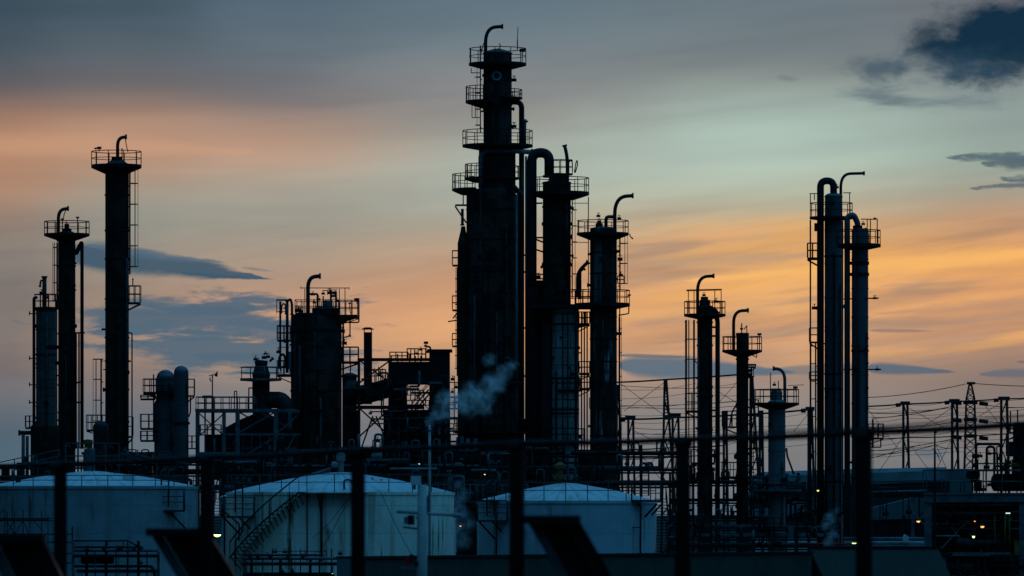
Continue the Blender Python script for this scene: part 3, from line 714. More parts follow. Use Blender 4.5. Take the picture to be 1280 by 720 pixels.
# ------------------------------------------------------------------ furnace block with chimney and ducts
def furnace():
    t = T('furnace', 'black furnace block with truss, ducts and a square chimney between the big columns', 'furnace', 505, 438)
    t.blk(479, 562, 512, 640, 10, 70, DARK2, 'casing'); t.blk(430, 449, 512, 640, 20, 60, DARK2, 'casing'); t.blk(487, 508, 478, 513, 14, 50, DARK2, 'casing')
    c = t.blk(454.5, 464.8, 415, 505, 6, 16, DARK2, 'chimney')
    t.beams([(455, 411, 455, 416, 6), (464, 411, 464, 416, 6), (455, 411, 455, 416, 16), (464, 411, 464, 416, 16)], 1, name='cap_post', parent=c)
    m = M(); k = t.s; m.prism([(t.x(451.5), t.z(411.5)), (t.x(467.5), t.z(411.5)), (t.x(463), t.z(409)), (t.x(456), t.z(409))], 2*k, 20*k); t.part('cap', m, DARK2, c)
    t.blk(487, 537, 452, 480, 4, 44, DUCT, 'convection_box'); t.blk(536.5, 562, 438, 513, 0, 48, DARK2, 'header_box'); t.blk(534, 565, 436.5, 439.5, -2, 50, DARK2, 'header_lid')
    for x in range(494, 536, 6): t.beams([(x, 453, x, 479, 3.5)], 1.2, DARK2, 'rib')
    t.beams([(447, 449, 537, 449), (447, 449, 537, 449, 40)], 3.0, DARK, 'top_beam'); t.beams([(448.6, 448, 448.6, 640), (487, 448, 487, 640), (560, 470, 560, 640)], 3.4, DARK, 'post')
    t.beams([(450, 478, 487, 451), (450, 451, 487, 478), (487, 478, 503, 452), (450, 545, 487, 511), (450, 511, 487, 545), (451, 562, 466, 520), (487, 562, 470, 520)], 1.9, DARK, 'brace')
    t.boxplat(464, 482, 478, 462, 20, n=3, th=2, brace=False); t.beams([(468, 460, 468, 478), (473, 458, 473, 478), (478, 460, 478, 478)], 1, name='rod')
    t.boxplat(509, 532, 449, 436, 18, n=5, th=1, brace=False); t.lamp(532.5, 428.5, 2.8, 448); t.pipe([(530, 432), (538, 434), (538, 448)], 1.2, R=2)
    for x, y in ((526, 437), (534, 440), (520, 442)): t.valve(x, y, 1.8)
    t.vessel(428, 451, 490, 15, DUCT, 'duct', 22); t.pipe([(448, 494, 12), (468, 490, 12), (490, 483, 12)], 12, DUCT, R=10, name='duct', n=22)
    t.pipe([(428, 486, -2), (458, 486, -2), (459, 500, -2)], 2.2, R=4)
    t.blk(430, 530, 507, 511, -4, 30, DARK, 'walkway'); t.blk(489, 524, 485, 488, -2, 10, BLUE, 'edge_beam'); t.blk(536, 552, 477, 480, -4, -1, BLUE, 'edge_beam'); t.blk(484, 525, 512.5, 515, -3, 12, BLUE, 'edge_beam')
    t.beams([(508, 480, 536, 512, 20), (508, 512, 536, 480, 20), (522, 480, 522, 512, 24)], 1.2, DARK, 'brace'); t.beams([(562, 478, 574, 478, 4), (562, 496, 574, 496, 4), (568, 470, 568, 530, 4)], 1.2, DARK, 'bar')
    for x, y in ((566, 474), (570, 484), (566, 490), (569, 503)): t.valve(x, y, 2.2)
    t.boxplat(562, 576, 510, 497, 14, n=2, th=1.5, brace=False); t.boxplat(508, 536, 512, 500, 12, d=26, n=4, th=1, brace=False)
    R = random.Random(21)
    for i in range(34):
        x = R.uniform(446, 572); y = R.uniform(462, 552); k = R.choice((.6, .8, 1, 1.4)); L = R.uniform(10, 30); d = R.uniform(-20, 4); mt = R.choice((DARK, PIPE, PIPE, BLUE))
        pts = [(x, y, d), (x, y+L, d), (x+R.choice((-12, 9, 14)), y+L, d)] if i % 2 else [(x, y, d), (x+L, y, d), (x+L, y+R.choice((-9, 12, 18)), d)]
        t.pipe(pts, k, mt, R=3, flange=False, n=8)
        if i % 3 == 0: t.valve(x, y+2, R.choice((1.8, 2.4)), d)
    for x in (489, 497, 512, 519, 526): t.pipe([(x, 452, 4), (x, 445-R.random()*3, 4)], .9, DARK, name='vent', flange=False)
    t.boxplat(487, 510, 449, 440, 14, n=3, d=10, th=1, brace=False)
    # stair and the open bay behind it
    t.beams([(514, 512, 536, 487, -6), (518, 514, 540, 489, -6)], 2, DARK, 'stair'); t.beams([(514, 503, 536, 478, -6)], 1, DARK, 'stair_rail')
    t.boxplat(508, 530, 500, 488, 14, n=4, d=-10, th=1, brace=False)
    for x, y, w, h in ((583, 548, 4, 14), (592, 548, 5, 14), (575, 545, 5, 30)):
        t.blk(x, x+w, y, y+h, -14, -8, PALE if w == 4 else BLUE, 'panel')
    for i in range(9):
        x = 490+i*8.5; t.pipe([(x, 515+random.random()*20, -6-i), (x, 600, -6-i)], random.choice((1, 1.4, 2)), random.choice((PIPE, DARK, BLUE)), name='riser', flange=False)
    for y in (524, 540, 553, 571): t.pipe([(482, y, -12), (572, y-1, -12)], random.choice((1.2, 1.8)), random.choice((PIPE, DARK)), name='pipe', flange=False)
    t.boxplat(512, 575, 543, 530, 10, d=-16, n=8, th=1.2, brace=False)
    for x, y in ((524, 537), (545, 520), (556, 532), (500, 530)): t.valve(x, y, 2.4, -15)
# ------------------------------------------------------------------ main column
def main_column():
    t = T('main_fractionator', 'tallest column, black and stepped, with many walkways near the middle', 'column', 618, 450, COLG)
    # stepped shell
    m = M(); S = t.s
    t.shell(622, 17.7, 65, 200, CLAD_BIG, prof=[(17.7, 206), (17.7, 68), (18.6, 67.4), (18.6, 66.2), (12, 63.2), (4, 61), (.1, 60.8)])
    t.shell(621.5, 23, 187, 250, CLAD_BIG, .05, name='shell_middle'); t.shell(614, 31, 236, None, CLAD_BIG, .06, name='shell_lower', bands=0)
    t.shell(579, 7, 285, None, CLAD_BLK, prof=[(7, 700), (7, 304), (3.2, 288), (2.6, 283), (.1, 283)], name='side_vessel', d=-3)
    t.dress(614, 31, 255, 600, 6, 22, 7, 3, .5); t.dress(622, 17.7, 90, 175, 7, 8, 3, 2, .4)
    t.shell(640, 9, 242, None, CLAD_BLK, .3, name='side_vessel', d=6)
    t.davit(607, 68, 40, 628, 33.5, 2.2, 15); t.pipe([(607, 50), (603, 58), (602, 66)], .6, R=3, name='chain', flange=False)
    t.pipe([(646.8, 62), (646.8, 49)], .7, name='antenna', flange=False); t.pipe([(646.8, 49), (647.5, 33.5)], .45, name='antenna', flange=False)
    t.lamp(653, 63, 3.6); t.pipe([(622, 61), (624.5, 61), (625.5, 56), (623.5, 54.5)], .6, R=2, name='lifting_eye', flange=False)
    # ring on the shell: a pale manway flange
    c = t.p(620.8, 96.3, -18.5); m = M(); m.tube([c+Vector((4.9*S*math.cos(a), 0, 4.9*S*math.sin(a))) for a in [2*PI*i/28 for i in range(28)]], 1.35*S, 10, closed=True)
    t.part('manway_ring', m, simple('blue_ring_paint', (.22, .36, .42), (.16, .27, .33)), label='pale blue ring on the shell')
    # walkways
    t.plat(622, 79, 36, 61, 17.7, th=3, drop=4, posts=11)
    t.plat(618, 126, 36, 108.5, 17.7, a0=100, a1=262, th=3, drop=5, posts=9); t.plat(619, 122, 34, 112.5, 17.7, a0=-70, a1=70, th=2, drop=2, posts=6)
    t.plat(622, 181, 44, 163.5, 17.7, th=3, drop=4, posts=14)
    t.plat(613, 222, 32, 205.5, 22, a0=110, a1=250, th=2.4, drop=3, posts=9); t.plat(606, 236, 41, 218, 30, a0=110, a1=250, th=2.6, drop=4, posts=9)
    t.plat(617, 222, 32, 208, 22, a0=-110, a1=60, th=2.2, drop=2, posts=7)
    # overhead line down the right flank
    t.pipe([(636, 127.5), (652, 127.5), (652, 183)], 3.4, R=8, name='overhead_pipe'); t.pipe([(656, 149), (656, 185)], 2, BLUE, name='riser'); t.pipe([(656.5, 150), (656.5, 152)], 2.6, BLUE, name='flange')
    for y in (100, 158): t.valve(642.5, y, 2.6)
    t.pipe([(601, 236, -26), (601, 195, -26), (608, 190.5, -27), (640, 190.5, -27), (665, 191.5, -20)], 3.0, simple('bare_lagging', (.16, .17, .17), (.10, .10, .10)), R=8, name='transfer_pipe')
    t.pipe([(652, 190), (652, 560)], 3.4, PIPE, name='downcomer', flange=False); t.pipe([(645.6, 245, -16), (645.6, 560, -16)], 1.5, PALE, name='downcomer', flange=False); t.pipe([(657.5, 195, 4), (657.5, 590, 4)], 1.3, DARK, name='downcomer', flange=False)
    t.pipe([(640, 232, -22), (647, 240, -22), (652, 246, -22), (652, 320, -22)], 3.2, DUCT, R=6, name='downcomer')
    t.pipe([(601, 232, -28), (601, 600, -28)], 2.6, DARK2, name='downcomer', flange=False)
    # ladders
    t.ladder(600.5, 594, 84, 166, d=-2, hoop=20, strips=2); t.ladder(600.5, 590, 57, 92, d=2, cage=False); t.beams([(589, 91, 601, 91), (589, 85, 589, 91), (590, 147, 601, 147), (590, 132, 590, 147), (594, 132, 594, 147)], 1, name='ladder_bar')
    t.ladder(579, 577, 240, 256, cage=False); t.ladder(571.5, 569, 334, 470, hoop=16, strips=2)
    t.beams([(569, 257, 583, 257, -6), (569, 258, 583, 279, -6), (569, 256, 583, 256, 6)], 2, BLUE, name='gusset_bracket'); t.pipe([(578, 261), (578, 281)], 1.8, R=2)
    for yd, yr in ((331, 313.5), (387, 370), (432, 417)): t.boxplat(565.5, 574, yd, yr, 14, n=1, th=2, brace=False)
    t.beams([(560, 402, 573, 400), (566, 398, 574, 388)], 1.6, BLUE, name='gusset_bracket')
    for y in (262, 300, 340, 382, 430, 478, 520):
        m = M(); z = t.z(y); m.lathe([(31*S, z-.06), (31.5*S, z-.06), (31.5*S, z+.06), (31*S, z+.06)], 40, c=(t.x(614), 0)); t.part('stiffener_ring', m, DARK2)
    c = t.p(634.5, 452, -27); m = M(); m.tube([c+Vector((4*S*math.cos(a), 0, 4*S*math.sin(a))) for a in [2*PI*i/24 for i in range(24)]], .8*S, 8, closed=True); t.part('manway_ring', m, PALE)
    for y in (480, 458): t.pipe([(612, y, -31), (652, y, -31)], 1.4, DARK, name='pipe')
    for y in (340, 410, 470): t.beams([(640, y, 657, y)], 2.2, DARK, name='pipe_bracket')
    t.plat(614, 540, 46, 524, 31, th=2, drop=2, posts=18); t.plat(612, 480, 40, 465, 31, a0=-60, a1=60, th=2, drop=2, posts=6)
# ------------------------------------------------------------------ looped column and its neighbour
def loop_column():
    t = T('stripper_column', 'dark column fed by a big inverted U pipe at its top', 'column', 696, 446, COLG)
    t.shell(696, 17.6, 226, 380, CLAD_BLK, .12, bands=50); t.shell(697, 11, 216, 228, DARK, .2, name='head')
    t.dress(696, 17.6, 250, 370, 8, 8, 2, 1, .4)
    t.pipe([(686.5, 222), (686.5, 191), (664.8, 191), (664.8, 640)], 6.1, PIPE, R=10.8, name='u_pipe', flange=False, n=18)
    t.pipe([(686.5, 222), (686.5, 219)], 8, DARK, name='flange', flange=False)
    t.plat(700, 240, 36.5, 222.5, 17.6, th=4, drop=5, posts=13); t.plat(703, 217, 13, 200, 2, th=2, drop=1, posts=7, mids=2)
    t.pipe([(709.5, 240), (709, 196), (705.8, 182)], 2.2, R=8, name='vent_pipe')
    t.pipe([(711, 216), (711, 203), (713.5, 200), (715.5, 203), (715.5, 214)], .7, R=2.5, name='ladder_hoop', flange=False); t.pipe([(718, 216), (720, 203), (721.5, 200), (722, 206), (719, 216)], .7, R=2.5, name='ladder_hoop', flange=False)
    t.ladder(715.3, 721, 243, 372, hoop=20, cage=True, strips=2); t.pipe([(735.5, 246), (735.5, 372)], .6, name='conduit', flange=False)
    t.beams([(716, 254, 735, 254), (716, 303, 735, 303)], .8, name='bar'); t.beams([(664, 297, 682, 304), (664, 310, 682, 316), (658, 297, 680, 297), (670, 254, 678, 254)], 2, name='pipe_bracket')
    for y in (280, 331):
        m = M(); z = t.z(y); m.lathe([(17.6*t.s, z-.12), (19*t.s, z-.12), (19*t.s, z+.12), (17.6*t.s, z+.12)], 36); t.part('stiffener_ring', m, DARK)
    t.pipe([(722, 372), (722, 340), (735, 327.5)], 2.2, PIPE, R=9, name='vent_pipe'); t.pipe([(724.5, 374), (724.5, 338), (730, 335)], 2.4, PIPE, R=6, name='vent_pipe')
    t.boxplat(660, 680, 354, 343, 16, n=2, th=2, brace=False); t.boxplat(662, 738, 381, 363, 56, n=8, th=5, brace=False); t.valve(673, 346, 2.4); t.valve(668, 372, 2.2); t.blk(660, 681, 350, 382, 6, 20, DARK2, 'panel')
    t.lamp(743, 372, 2.2, 381)
    # paler grey jacketed lower body
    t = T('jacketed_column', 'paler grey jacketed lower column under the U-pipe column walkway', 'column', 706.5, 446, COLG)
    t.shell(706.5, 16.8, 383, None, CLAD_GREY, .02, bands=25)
    t.dress(706.5, 16.8, 395, 590, 9, 9, 2, 5, .3)
    t.shell(683.5, 9, 384, None, DUCT, .2, name='side_vessel', d=4)
    for x, k in ((673, 2.6), (676.5, 1.6), (669.5, 1.2)): t.pipe([(x, 386, 9), (x, 620, 9)], k, DARK2, name='riser', flange=False)
    t.fladder(706.5, 6.5, 390, 590, -19); t.pipe([(722.6, 384, -4), (722.6, 600, -4)], 1.1, DARK, name='riser', flange=False)
    for y in (407, 462, 480): t.beams([(684, y, 691, y, -16)], 2.2, DARK, 'bracket')
    m = M(); c = t.p(701.5, 355.5, -20); m.lathe([(.01, c.z+6*t.s), (4*t.s, c.z+5*t.s), (5.5*t.s, c.z), (5.5*t.s, c.z-7*t.s), (.01, c.z-7*t.s)], 18, c=(c.x, c.y)); t.part('relief_drum', m, DUCT)
    t.plat(706, 487, 22, 473, 16.8, a0=-120, a1=60, th=2, drop=1, posts=8); t.plat(706, 551, 26, 536, 16.8, th=2, drop=2, posts=12); t.valve(716, 468, 2.4, -18)
    t.plat(707, 405, 26, 391, 16.8, a0=-30, a1=30, th=3, drop=2, posts=4)
    for y in (404, 466, 485): t.boxplat(724, 737, y, y-14, 14, n=1, th=3, brace=True)
    for x in (727, 730.5, 734): t.pipe([(x, 390, 6), (x, 600, 6)], .9, DARK, name='riser', flange=False)
def right_mid_column():
    t = T('splitter_column', 'dark flaking column just right of the U-pipe column, with two walkways', 'column', 754.3, 445, COLG)
    t.shell(754.3, 16.8, 283, None, CLAD_SCALE, .22, bands=0)
    t.dress(754.3, 16.8, 305, 600, 10, 12, 2, 0, .4)
    t.plat(753.5, 291, 32.5, 276, 16.8, th=3, drop=5, posts=11); t.plat(753.5, 379, 34, 363, 16.8, th=4, drop=3, posts=12)
    t.davit(768.5, 292, 254, 791, 245, 2.3, 17); t.pipe([(757.5, 283), (757.5, 271), (767, 271)], 2.2, R=4, name='vent_pipe')
    for x, y in ((749, 277), (748, 270), (774, 273)): t.valve(x, y, 2)
    m = M(); m.lathe([(4.5*t.s, t.z(284)), (4.5*t.s, t.z(279)), (.01, t.z(278))], 16, c=(t.x(749), 0)); t.part('nozzle', m, DARK)
    t.pipe([(787, 292), (788, 296), (790.5, 298)], .7, R=2, name='hook'); t.ladder(775, 784.5, 294, 364, hoop=25, strips=3)
    t.pipe([(774.7, 297), (774.7, 600)], .8, name='conduit', flange=False); t.valve(775, 324, 2.6); t.valve(776, 344, 2.2); t.boxplat(772, 780, 354, 345, 8, n=1, th=1, brace=False)
    t.pipe([(786, 381), (786, 392), (774, 394)], .8, R=2); t.lamp(786.5, 369, 2); t.ladder(774, 777, 396, 600, d=2, hoop=30, strips=1); t.valve(774, 417, 2.4)
    for y in (316, 342, 396, 424, 452, 478, 510, 545):
        m = M(); z = t.z(y); m.lathe([(16.8*t.s, z-.05), (17.3*t.s, z-.05), (17.3*t.s, z+.05), (16.8*t.s, z+.05)], 36); t.part('stiffener_ring', m, DARK2)
    t.plat(754.3, 509, 20, 497, 16.8, a0=60, a1=150, posts=4, th=2, drop=2)
# ------------------------------------------------------------------ right-hand columns
def right_columns():
    t = T('slim_column', 'slim black column with a square-railed top walkway and a tall side pipe, right of centre', 'column', 881, 442, COLG)
    t.shell(881, 9.5, 381, None, CLAD_BLK, .2); t.shell(881, 6.8, 374, 392, DARK, .3, name='head'); t.blk(876, 885, 371, 374.5, -4, 4, DARK, 'flange')
    t.dress(881, 9.5, 400, 640, 11, 9, 2, 8, .4)
    t.plat(881, 392.5, 26, 377, 9.5, th=3, drop=3, posts=10)
    t.beams([(858, 363, 902, 362, -14), (858, 363, 902, 362, 14), (860, 363, 860, 392, -14), (868, 363, 868, 392, 14), (893, 362, 893, 392, -14), (902, 362, 902, 392, 14)], 1, name='lifting_rail')
    t.davit(872, 393, 352, 892, 345.3, 2, 14); t.valve(880, 369, 1.8); t.valve(895, 377, 2.2); t.lamp(899, 377, 1.8)
    t.pipe([(884, 392), (894, 392), (897, 400), (897, 640)], 3, PIPE, R=5, name='overhead_pipe', flange=False); t.pipe([(885, 388), (893, 386), (896, 392)], 3, DARK, R=4, name='elbow')
    for y in (409, 420, 513): t.beams([(888, y, 896, y)], 2.4, name='pipe_bracket')
    t.pipe([(867.5, 400), (867.5, 600)], 1.2, name='riser', flange=False); t.ladder(858, 856, 400, 580, hoop=24, strips=2); t.pipe([(861, 400), (861, 560)], .7, name='riser', flange=False)
    t.beams([(857, 424, 871, 424), (857, 449, 871, 449), (868, 450, 871, 454), (857, 492, 871, 492)], 1.3, name='bar')
    t.boxplat(857, 873, 513, 492, 16, n=2, th=3, brace=True); t.boxplat(864, 893, 578, 562, 26, n=3, th=3)
    t = T('slim_column', 'slim black column with a flared round walkway and a lamp on its rail', 'column', 928, 444, COLG)
    t.shell(928, 7.5, 417, None, CLAD_BLK, .1); t.plat(927.7, 437.5, 25, 421, 7.5, th=2.6, drop=5, posts=11)
    t.dress(928, 7.5, 448, 650, 12, 8, 2, 6, .4)
    m = M(); m.lathe([(8.2*t.s, t.z(419.5)), (8.2*t.s, t.z(416.2)), (.01, t.z(416))], 20); t.part('top_flange', m, DARK)
    t.davit(917, 438, 394, 935, 388.3, 2, 12); t.pipe([(927, 416), (927, 404)], .7, flange=False, name='vent_pipe'); t.valve(927, 411, 1.6); t.pipe([(933.5, 416), (933.5, 407), (930, 412)], .6, R=1, flange=False)
    t.lamp(949.3, 418, 2.6, 438); t.boxplat(934, 944.5, 458, 455.5, 12, n=1, th=2); t.pipe([(939, 443), (946, 447), (946, 440)], .6, R=1, flange=False)
    t.ladder(939.5, 943, 460, 660, hoop=20, strips=2); t.boxplat(903, 921, 533, 514, 20, n=3, th=2, brace=True); t.plat(928, 595.5, 27, 578, 7.5, th=2, drop=2, posts=9)
    t.pipe([(912, 533), (915, 515), (921, 505)], 1, R=4); t.boxplat(904, 952, 646, 632, 16, n=5, th=1.5, brace=False)
    t.boxplat(934, 948, 518, 500, 14, n=1, th=2); t.boxplat(934, 952, 560, 540, 14, n=2, th=2)
    t = T('pale_column', 'pale blue-grey column with a hooked pipe on top and a wide round walkway', 'column', 971, 436, COLG)
    t.shell(971, 10.8, 499, None, CLAD_PALE, .35, bands=30); t.shell(971, 7, 488, 503, CLAD_PALE, .2, name='neck'); t.blk(964, 976, 485.6, 488.5, -6, 6, BLUE, 'flange')
    t.dress(971, 10.8, 520, 660, 13, 3, 1, 2, .6)
    t.plat(970.5, 503.5, 28.5, 487, 10.8, th=2.6, drop=5, posts=11, mat=DARK)
    t.davit(981, 512, 466, 967, 461, 2, 12, BLUE); t.pipe([(963, 500), (963, 466)], .6, flange=False, name='rod'); t.pipe([(973, 486), (973, 476)], .6, flange=False, name='rod'); t.valve(968, 481, 1.8)
    t.lamp(994.2, 484.5, 2.8); t.beams([(985, 482, 1005, 481)], .7, name='rod'); t.plat(970, 612, 32, 595.5, 10.8, th=2.4, drop=4, posts=11, mat=BLUE)
    c = t.p(979.5, 601.5, -12); m = M(); m.tube([c, c+Vector((0, .5, 0))], 4.3*t.s, 20); t.part('manway', m, DARK2); t.pipe([(962, 633, -9), (956, 633, -9)], 1.6, DARK)
    t.pipe([(983, 560), (984, 570), (992, 592)], 1.2, R=3)
    t = T('twin_pipe_column', 'tall dark-and-silver column with an inverted U pipe and a long swan-neck, right of the plant', 'column', 1039, 452, COLG)
    t.shell(1042, 11, 241, None, CLAD_BLUE, .4, bands=42); t.pipe([(1042, 248), (1042, 226), (1025.6, 226), (1025.6, 690)], 4.4, PIPE, R=8.2, name='u_pipe', flange=False, n=16)
    t.dress(1042, 11, 280, 660, 14, 5, 2, 4, .3)
    t.pipe([(1033.5, 268, -4), (1033.5, 690, -4)], 3, PIPE, name='riser', flange=False); t.plat(1039, 271, 27, 254, 11, th=3, drop=2, posts=11); t.valve(1039, 254, 2.4, -12); t.valve(1046, 234, 2)
    t.davit(1051, 271, 222, 1080, 217, 1.8, 13); t.beams([(1012, 242, 1022, 242), (1013, 242, 1013, 272), (1018, 242, 1018, 250), (1054, 241, 1064, 241), (1062, 241, 1062, 271)], 1.1, name='lifting_rail')
    t.blk(1018, 1023, 279, 289, -4, 4, DARK, 'junction_box'); t.boxplat(1009.5, 1022, 322, 304, 16, n=2, th=3, brace=True); t.boxplat(1012, 1022, 427, 410, 14, n=1, th=2); t.valve(1018, 385, 2.6)
    t.pipe([(1013, 275), (1013, 640)], 1, name='riser', flange=False); t.ladder(1019.5, 1014, 427, 640, hoop=22, strips=1); t.boxplat(1012, 1023, 474, 465, 12, n=1, th=1.6, brace=False)
    t.ladder(1053.5, 1055, 276, 640, d=4, cage=False); t.plat(1036, 640, 24, 626, 12, th=2, drop=2, posts=9)
    t = T('silver_column', 'silver-grey banded column with an elbow pipe over its top, rightmost tall column', 'column', 1074.5, 446, COLG)
    t.shell(1075, 10.4, 285, None, CLAD_BLUE, .3, bands=36); t.pipe([(1072, 284), (1072, 279), (1067, 268), (1059, 271), (1059, 690)], 3.7, CLAD_BLUE, R=6, name='overhead_pipe', flange=False, n=14)
    t.dress(1075, 10.4, 350, 660, 15, 4, 2, 3, .3)
    m = M(); m.lathe([(6*t.s, t.z(286)), (6*t.s, t.z(282)), (.01, t.z(281))], 16, c=(t.x(1072), 0)); t.part('nozzle', m, DARK)
    t.plat(1073, 305, 28, 288, 10.4, th=4, drop=3, posts=11); t.beams([(1076, 274, 1097, 274), (1096.5, 273, 1096.5, 304), (1084, 274, 1084, 288), (1088, 274, 1088, 304)], 1.2, name='lifting_rail'); t.lamp(1093.5, 273, 1.6); t.valve(1079, 280, 1.8); t.pipe([(1078, 288), (1083, 285), (1085, 292), (1085, 304)], 1.4, R=3)
    for y in (329, 343):
        m = M(); z = t.z(y); m.lathe([(10.4*t.s, z-.12), (12*t.s, z-.12), (12*t.s, z+.12), (10.4*t.s, z+.12)], 30); t.part('stiffener_ring', m, DARK)
    t.beams([(1054, 374, 1098, 373, -8), (1054, 462, 1101, 462, -8)], 1.6, name='outrigger'); t.valve(1093, 373, 1.8, -8); t.valve(1096, 462, 1.8, -8); t.pipe([(1070.5, 330, -11), (1070.5, 680, -11)], 1.3, DARK, name='riser', flange=False)
    t.boxplat(1085, 1104, 547, 530, 18, n=3, th=2); t.pipe([(1091, 524), (1091, 560)], 1.2, flange=False); t.pipe([(1101, 548), (1101, 559), (1086, 559)], .8, R=1, flange=False)
for f in (col_far_left, col_short_left, col_tall_left, twin_domes, steel_frame, broad_column, furnace, main_column, loop_column, right_mid_column, right_columns): f()
# ------------------------------------------------------------------ storage tanks
TG = 'white storage tanks in front of the plant'
def tank(label, cx, r, yrim, yap, Y, mat, yr=22, posts=26):
    t = T('storage_tank', label, 'tank', cx, Y, TG); S = t.s; R = r*S; zr = t.z(yrim); m = M()
    m.lathe([(R, 0), (R, zr-.18), (R+.06, zr-.18), (R+.06, zr), (R-.05, zr)], 96); t.part('shell', m, mat)
    m = M(); za = t.z(yap); m.lathe([(R-.05, zr), (R*.9, zr+(za-zr)*.14), (R*.5, zr+(za-zr)*.62), (R*.12, za-.05), (.01, za)], 72); t.part('roof', m, ROOF)
    m = M(); n = posts
    for k, h in ((1.0, .028), (.55, .024)):
        z = zr+yr*S*k; m.tube([(R*math.cos(2*PI*i/72), R*math.sin(2*PI*i/72), z) for i in range(72)], h, 5, closed=True)
    for i in range(n):
        a = 2*PI*i/n+.1; m.tube([(R*math.cos(a), R*math.sin(a), zr-.02), (R*math.cos(a), R*math.sin(a), zr+yr*S)], .03, 5)
    t.part('railing', m, RAIL); return t
def cage_landing(t, x0, x1, y0, y1, d, braces=True, mat=RAIL, lad=None):
    """boxed access landing hung on a tank wall: frame bars, floor, hooped ladder, knee braces"""
    t.blk(x0, x1, y1-1, y1+1.4, d-16, d, mat, 'landing')
    m = M()
    for y in (y0, y0+(y1-y0)*.33, y0+(y1-y0)*.6):
        for dd in (d-16, d): m.tube([t.p(x0, y, dd), t.p(x1, y, dd)], .03, 5)
        for xx in (x0, x1): m.tube([t.p(xx, y, d-16), t.p(xx, y, d)], .03, 5)
    for xx in (x0, x1):
        for dd in (d-16, d): m.tube([t.p(xx, y0, dd), t.p(xx, y1, dd)], .045, 6)
    t.part('cage_frame', m, mat)
    lx = lad or (x0+x1)/2-3
    m = M()
    for xx in (lx, lx+9): m.tube(fillet([t.p(xx, y1-6, d-10), t.p(xx, y0-22, d-10), t.p(xx+4, y0-25, d-4), t.p(xx+6, y0-18, d)], 3*t.s), .05, 6)
    for k in range(int((y1-y0+20)/5)): m.tube([t.p(lx, y1-6-5*k, d-10), t.p(lx+9, y1-6-5*k, d-10)], .016, 4)
    t.part('ladder', m, mat)
    if braces:
        t.beams([(x0+2, y1+1, x0+21, y1+22, d-15, d+4), (x1-18, y1+1, x1+1, y1+22, d-15, d+4)], 1.6, DARK, 'knee_brace')
def tanks():
    t = tank('broad white storage tank with blue walls at the far left, partly cut by the frame', 115, 132, 608, 588.5, 356, TANK_A, 13)
    cage_landing(t, 195, 235, 612, 638.5, -76, lad=207); t.lamp(204, 614.5, 2.6)
    t.pipe([(206, 617, -92), (207, 628, -92), (204, 640, -92), (204, 700, -92)], .9, DARK, name='hose', flange=False); t.pipe([(245.5, 612, -12), (245.5, 700, -12)], 1.1, DARK, name='down_pipe', flange=False)
    m = M(); m.lathe([(7.5*t.s, t.z(605)), (7.5*t.s, t.z(594.5)), (8.2*t.s, t.z(594)), (.01, t.z(593.5))], 20, c=(t.x(166), -70*t.s)); t.part('manway', m, WHITE)
    t.valve(28, 602, 2.6, -60); t.valve(146, 590, 2, -20)
    for x in (116, 92, 140): t.pipe([(x, 592, -10), (x, 583, -10)], .8, DARK, name='roof_nipple')
    m = M()
    for x, y0, y1 in ((108, 648, 668), (112, 649, 656), (130, 648, 664), (160, 648, 672), (164, 648, 676), (168, 648, 660), (182, 648, 664), (186, 648, 658)): m.beam(t.p(x, y0, -133), t.p(x, y1, -133), .03, .01)
    # tank B
    t = tank('broad cream-stained storage tank with a diagonal stair, central left', 425.5, 142, 615.5, 590, 362, TANK_B, 22, 26)
    S = t.s; R = 142*S
    m = M(); hr = M(); br = M(); N = 19; a0, a1 = rad(-58), rad(-17)
    top = []; bot = []
    for i in range(N):
        f = i/(N-1); a = a0+(a1-a0)*f; z = t.z(697+(616-697)*f); d = Vector((math.sin(a), -math.cos(a), 0)); q = Vector((math.cos(a), math.sin(a), 0))
        c = d*(R+.42); c.z = z
        m.beam(c-d*.4, c+d*.4, .27, .05)
        br.beam(d*(R)+Vector((0, 0, z-.75)), c+d*.25-Vector((0, 0, .04)), .045)
        top.append(d*(R+.82)+Vector((0, 0, z+1.0))); bot.append(d*(R+.82)+Vector((0, 0, z)))
        if i % 2 == 0: hr.tube([bot[-1], top[-1]], .022, 5)
    hr.tube(top, .045, 6); o = t.part('stair', m, DARK); t.part('stringer', M().tube(bot, .05, 6), DARK, o); t.part('handrail', hr, DARK, o); t.part('stair_bracket', br, DARK, o)
    m = M(); m.lathe([(R, t.z(617)), (R+.95, t.z(617)), (R+.95, t.z(618)), (R, t.z(618))], 12, -108, -76); o = t.part('stair_landing', m, DARK)
    cage_landing(t, 283, 322, 622, 646, -88, lad=299); t.lamp(313, 624, 2.8)
    t.pipe([(309, 628, -122), (309, 664, -122), (300, 676, -122), (300, 706, -122)], 1.0, DARK, R=3, name='drain_pipe', flange=False); t.pipe([(286, 640, -100), (304, 655, -106), (304, 676, -110)], 1.0, DARK, R=2, name='hose', flange=False); t.pipe([(283.5, 620, -60), (283.5, 705, -60)], 1.1, DARK, name='down_pipe', flange=False)
    for x in (389, 407): t.pipe([(x, 618, -143), (x, 700, -143)], .9, simple('rust_pipe', (.07, .045, .03), (.04, .03, .025), 3), name='drain_pipe', flange=False)
    t.pipe([(402, 617, -144), (406, 640, -144), (406, 700, -144)], .9, DARK, R=6, name='drain_pipe', flange=False)
    t.valve(389, 648, 0.01) if False else None
    t.pipe([(434, 612, -130), (434, 601, -130), (440, 600, -130), (444, 603, -130), (444, 606, -130)], 1.3, BLUE, R=4, name='goose_neck')
    m = M(); m.lathe([(3.5*S, t.z(592)), (3.5*S, t.z(577)), (5.5*S, t.z(576)), (5.5*S, t.z(567)), (3*S, t.z(566)), (.01, t.z(565))], 18, c=(t.x(426), 0)); o = t.part('roof_vent', m, PALE)
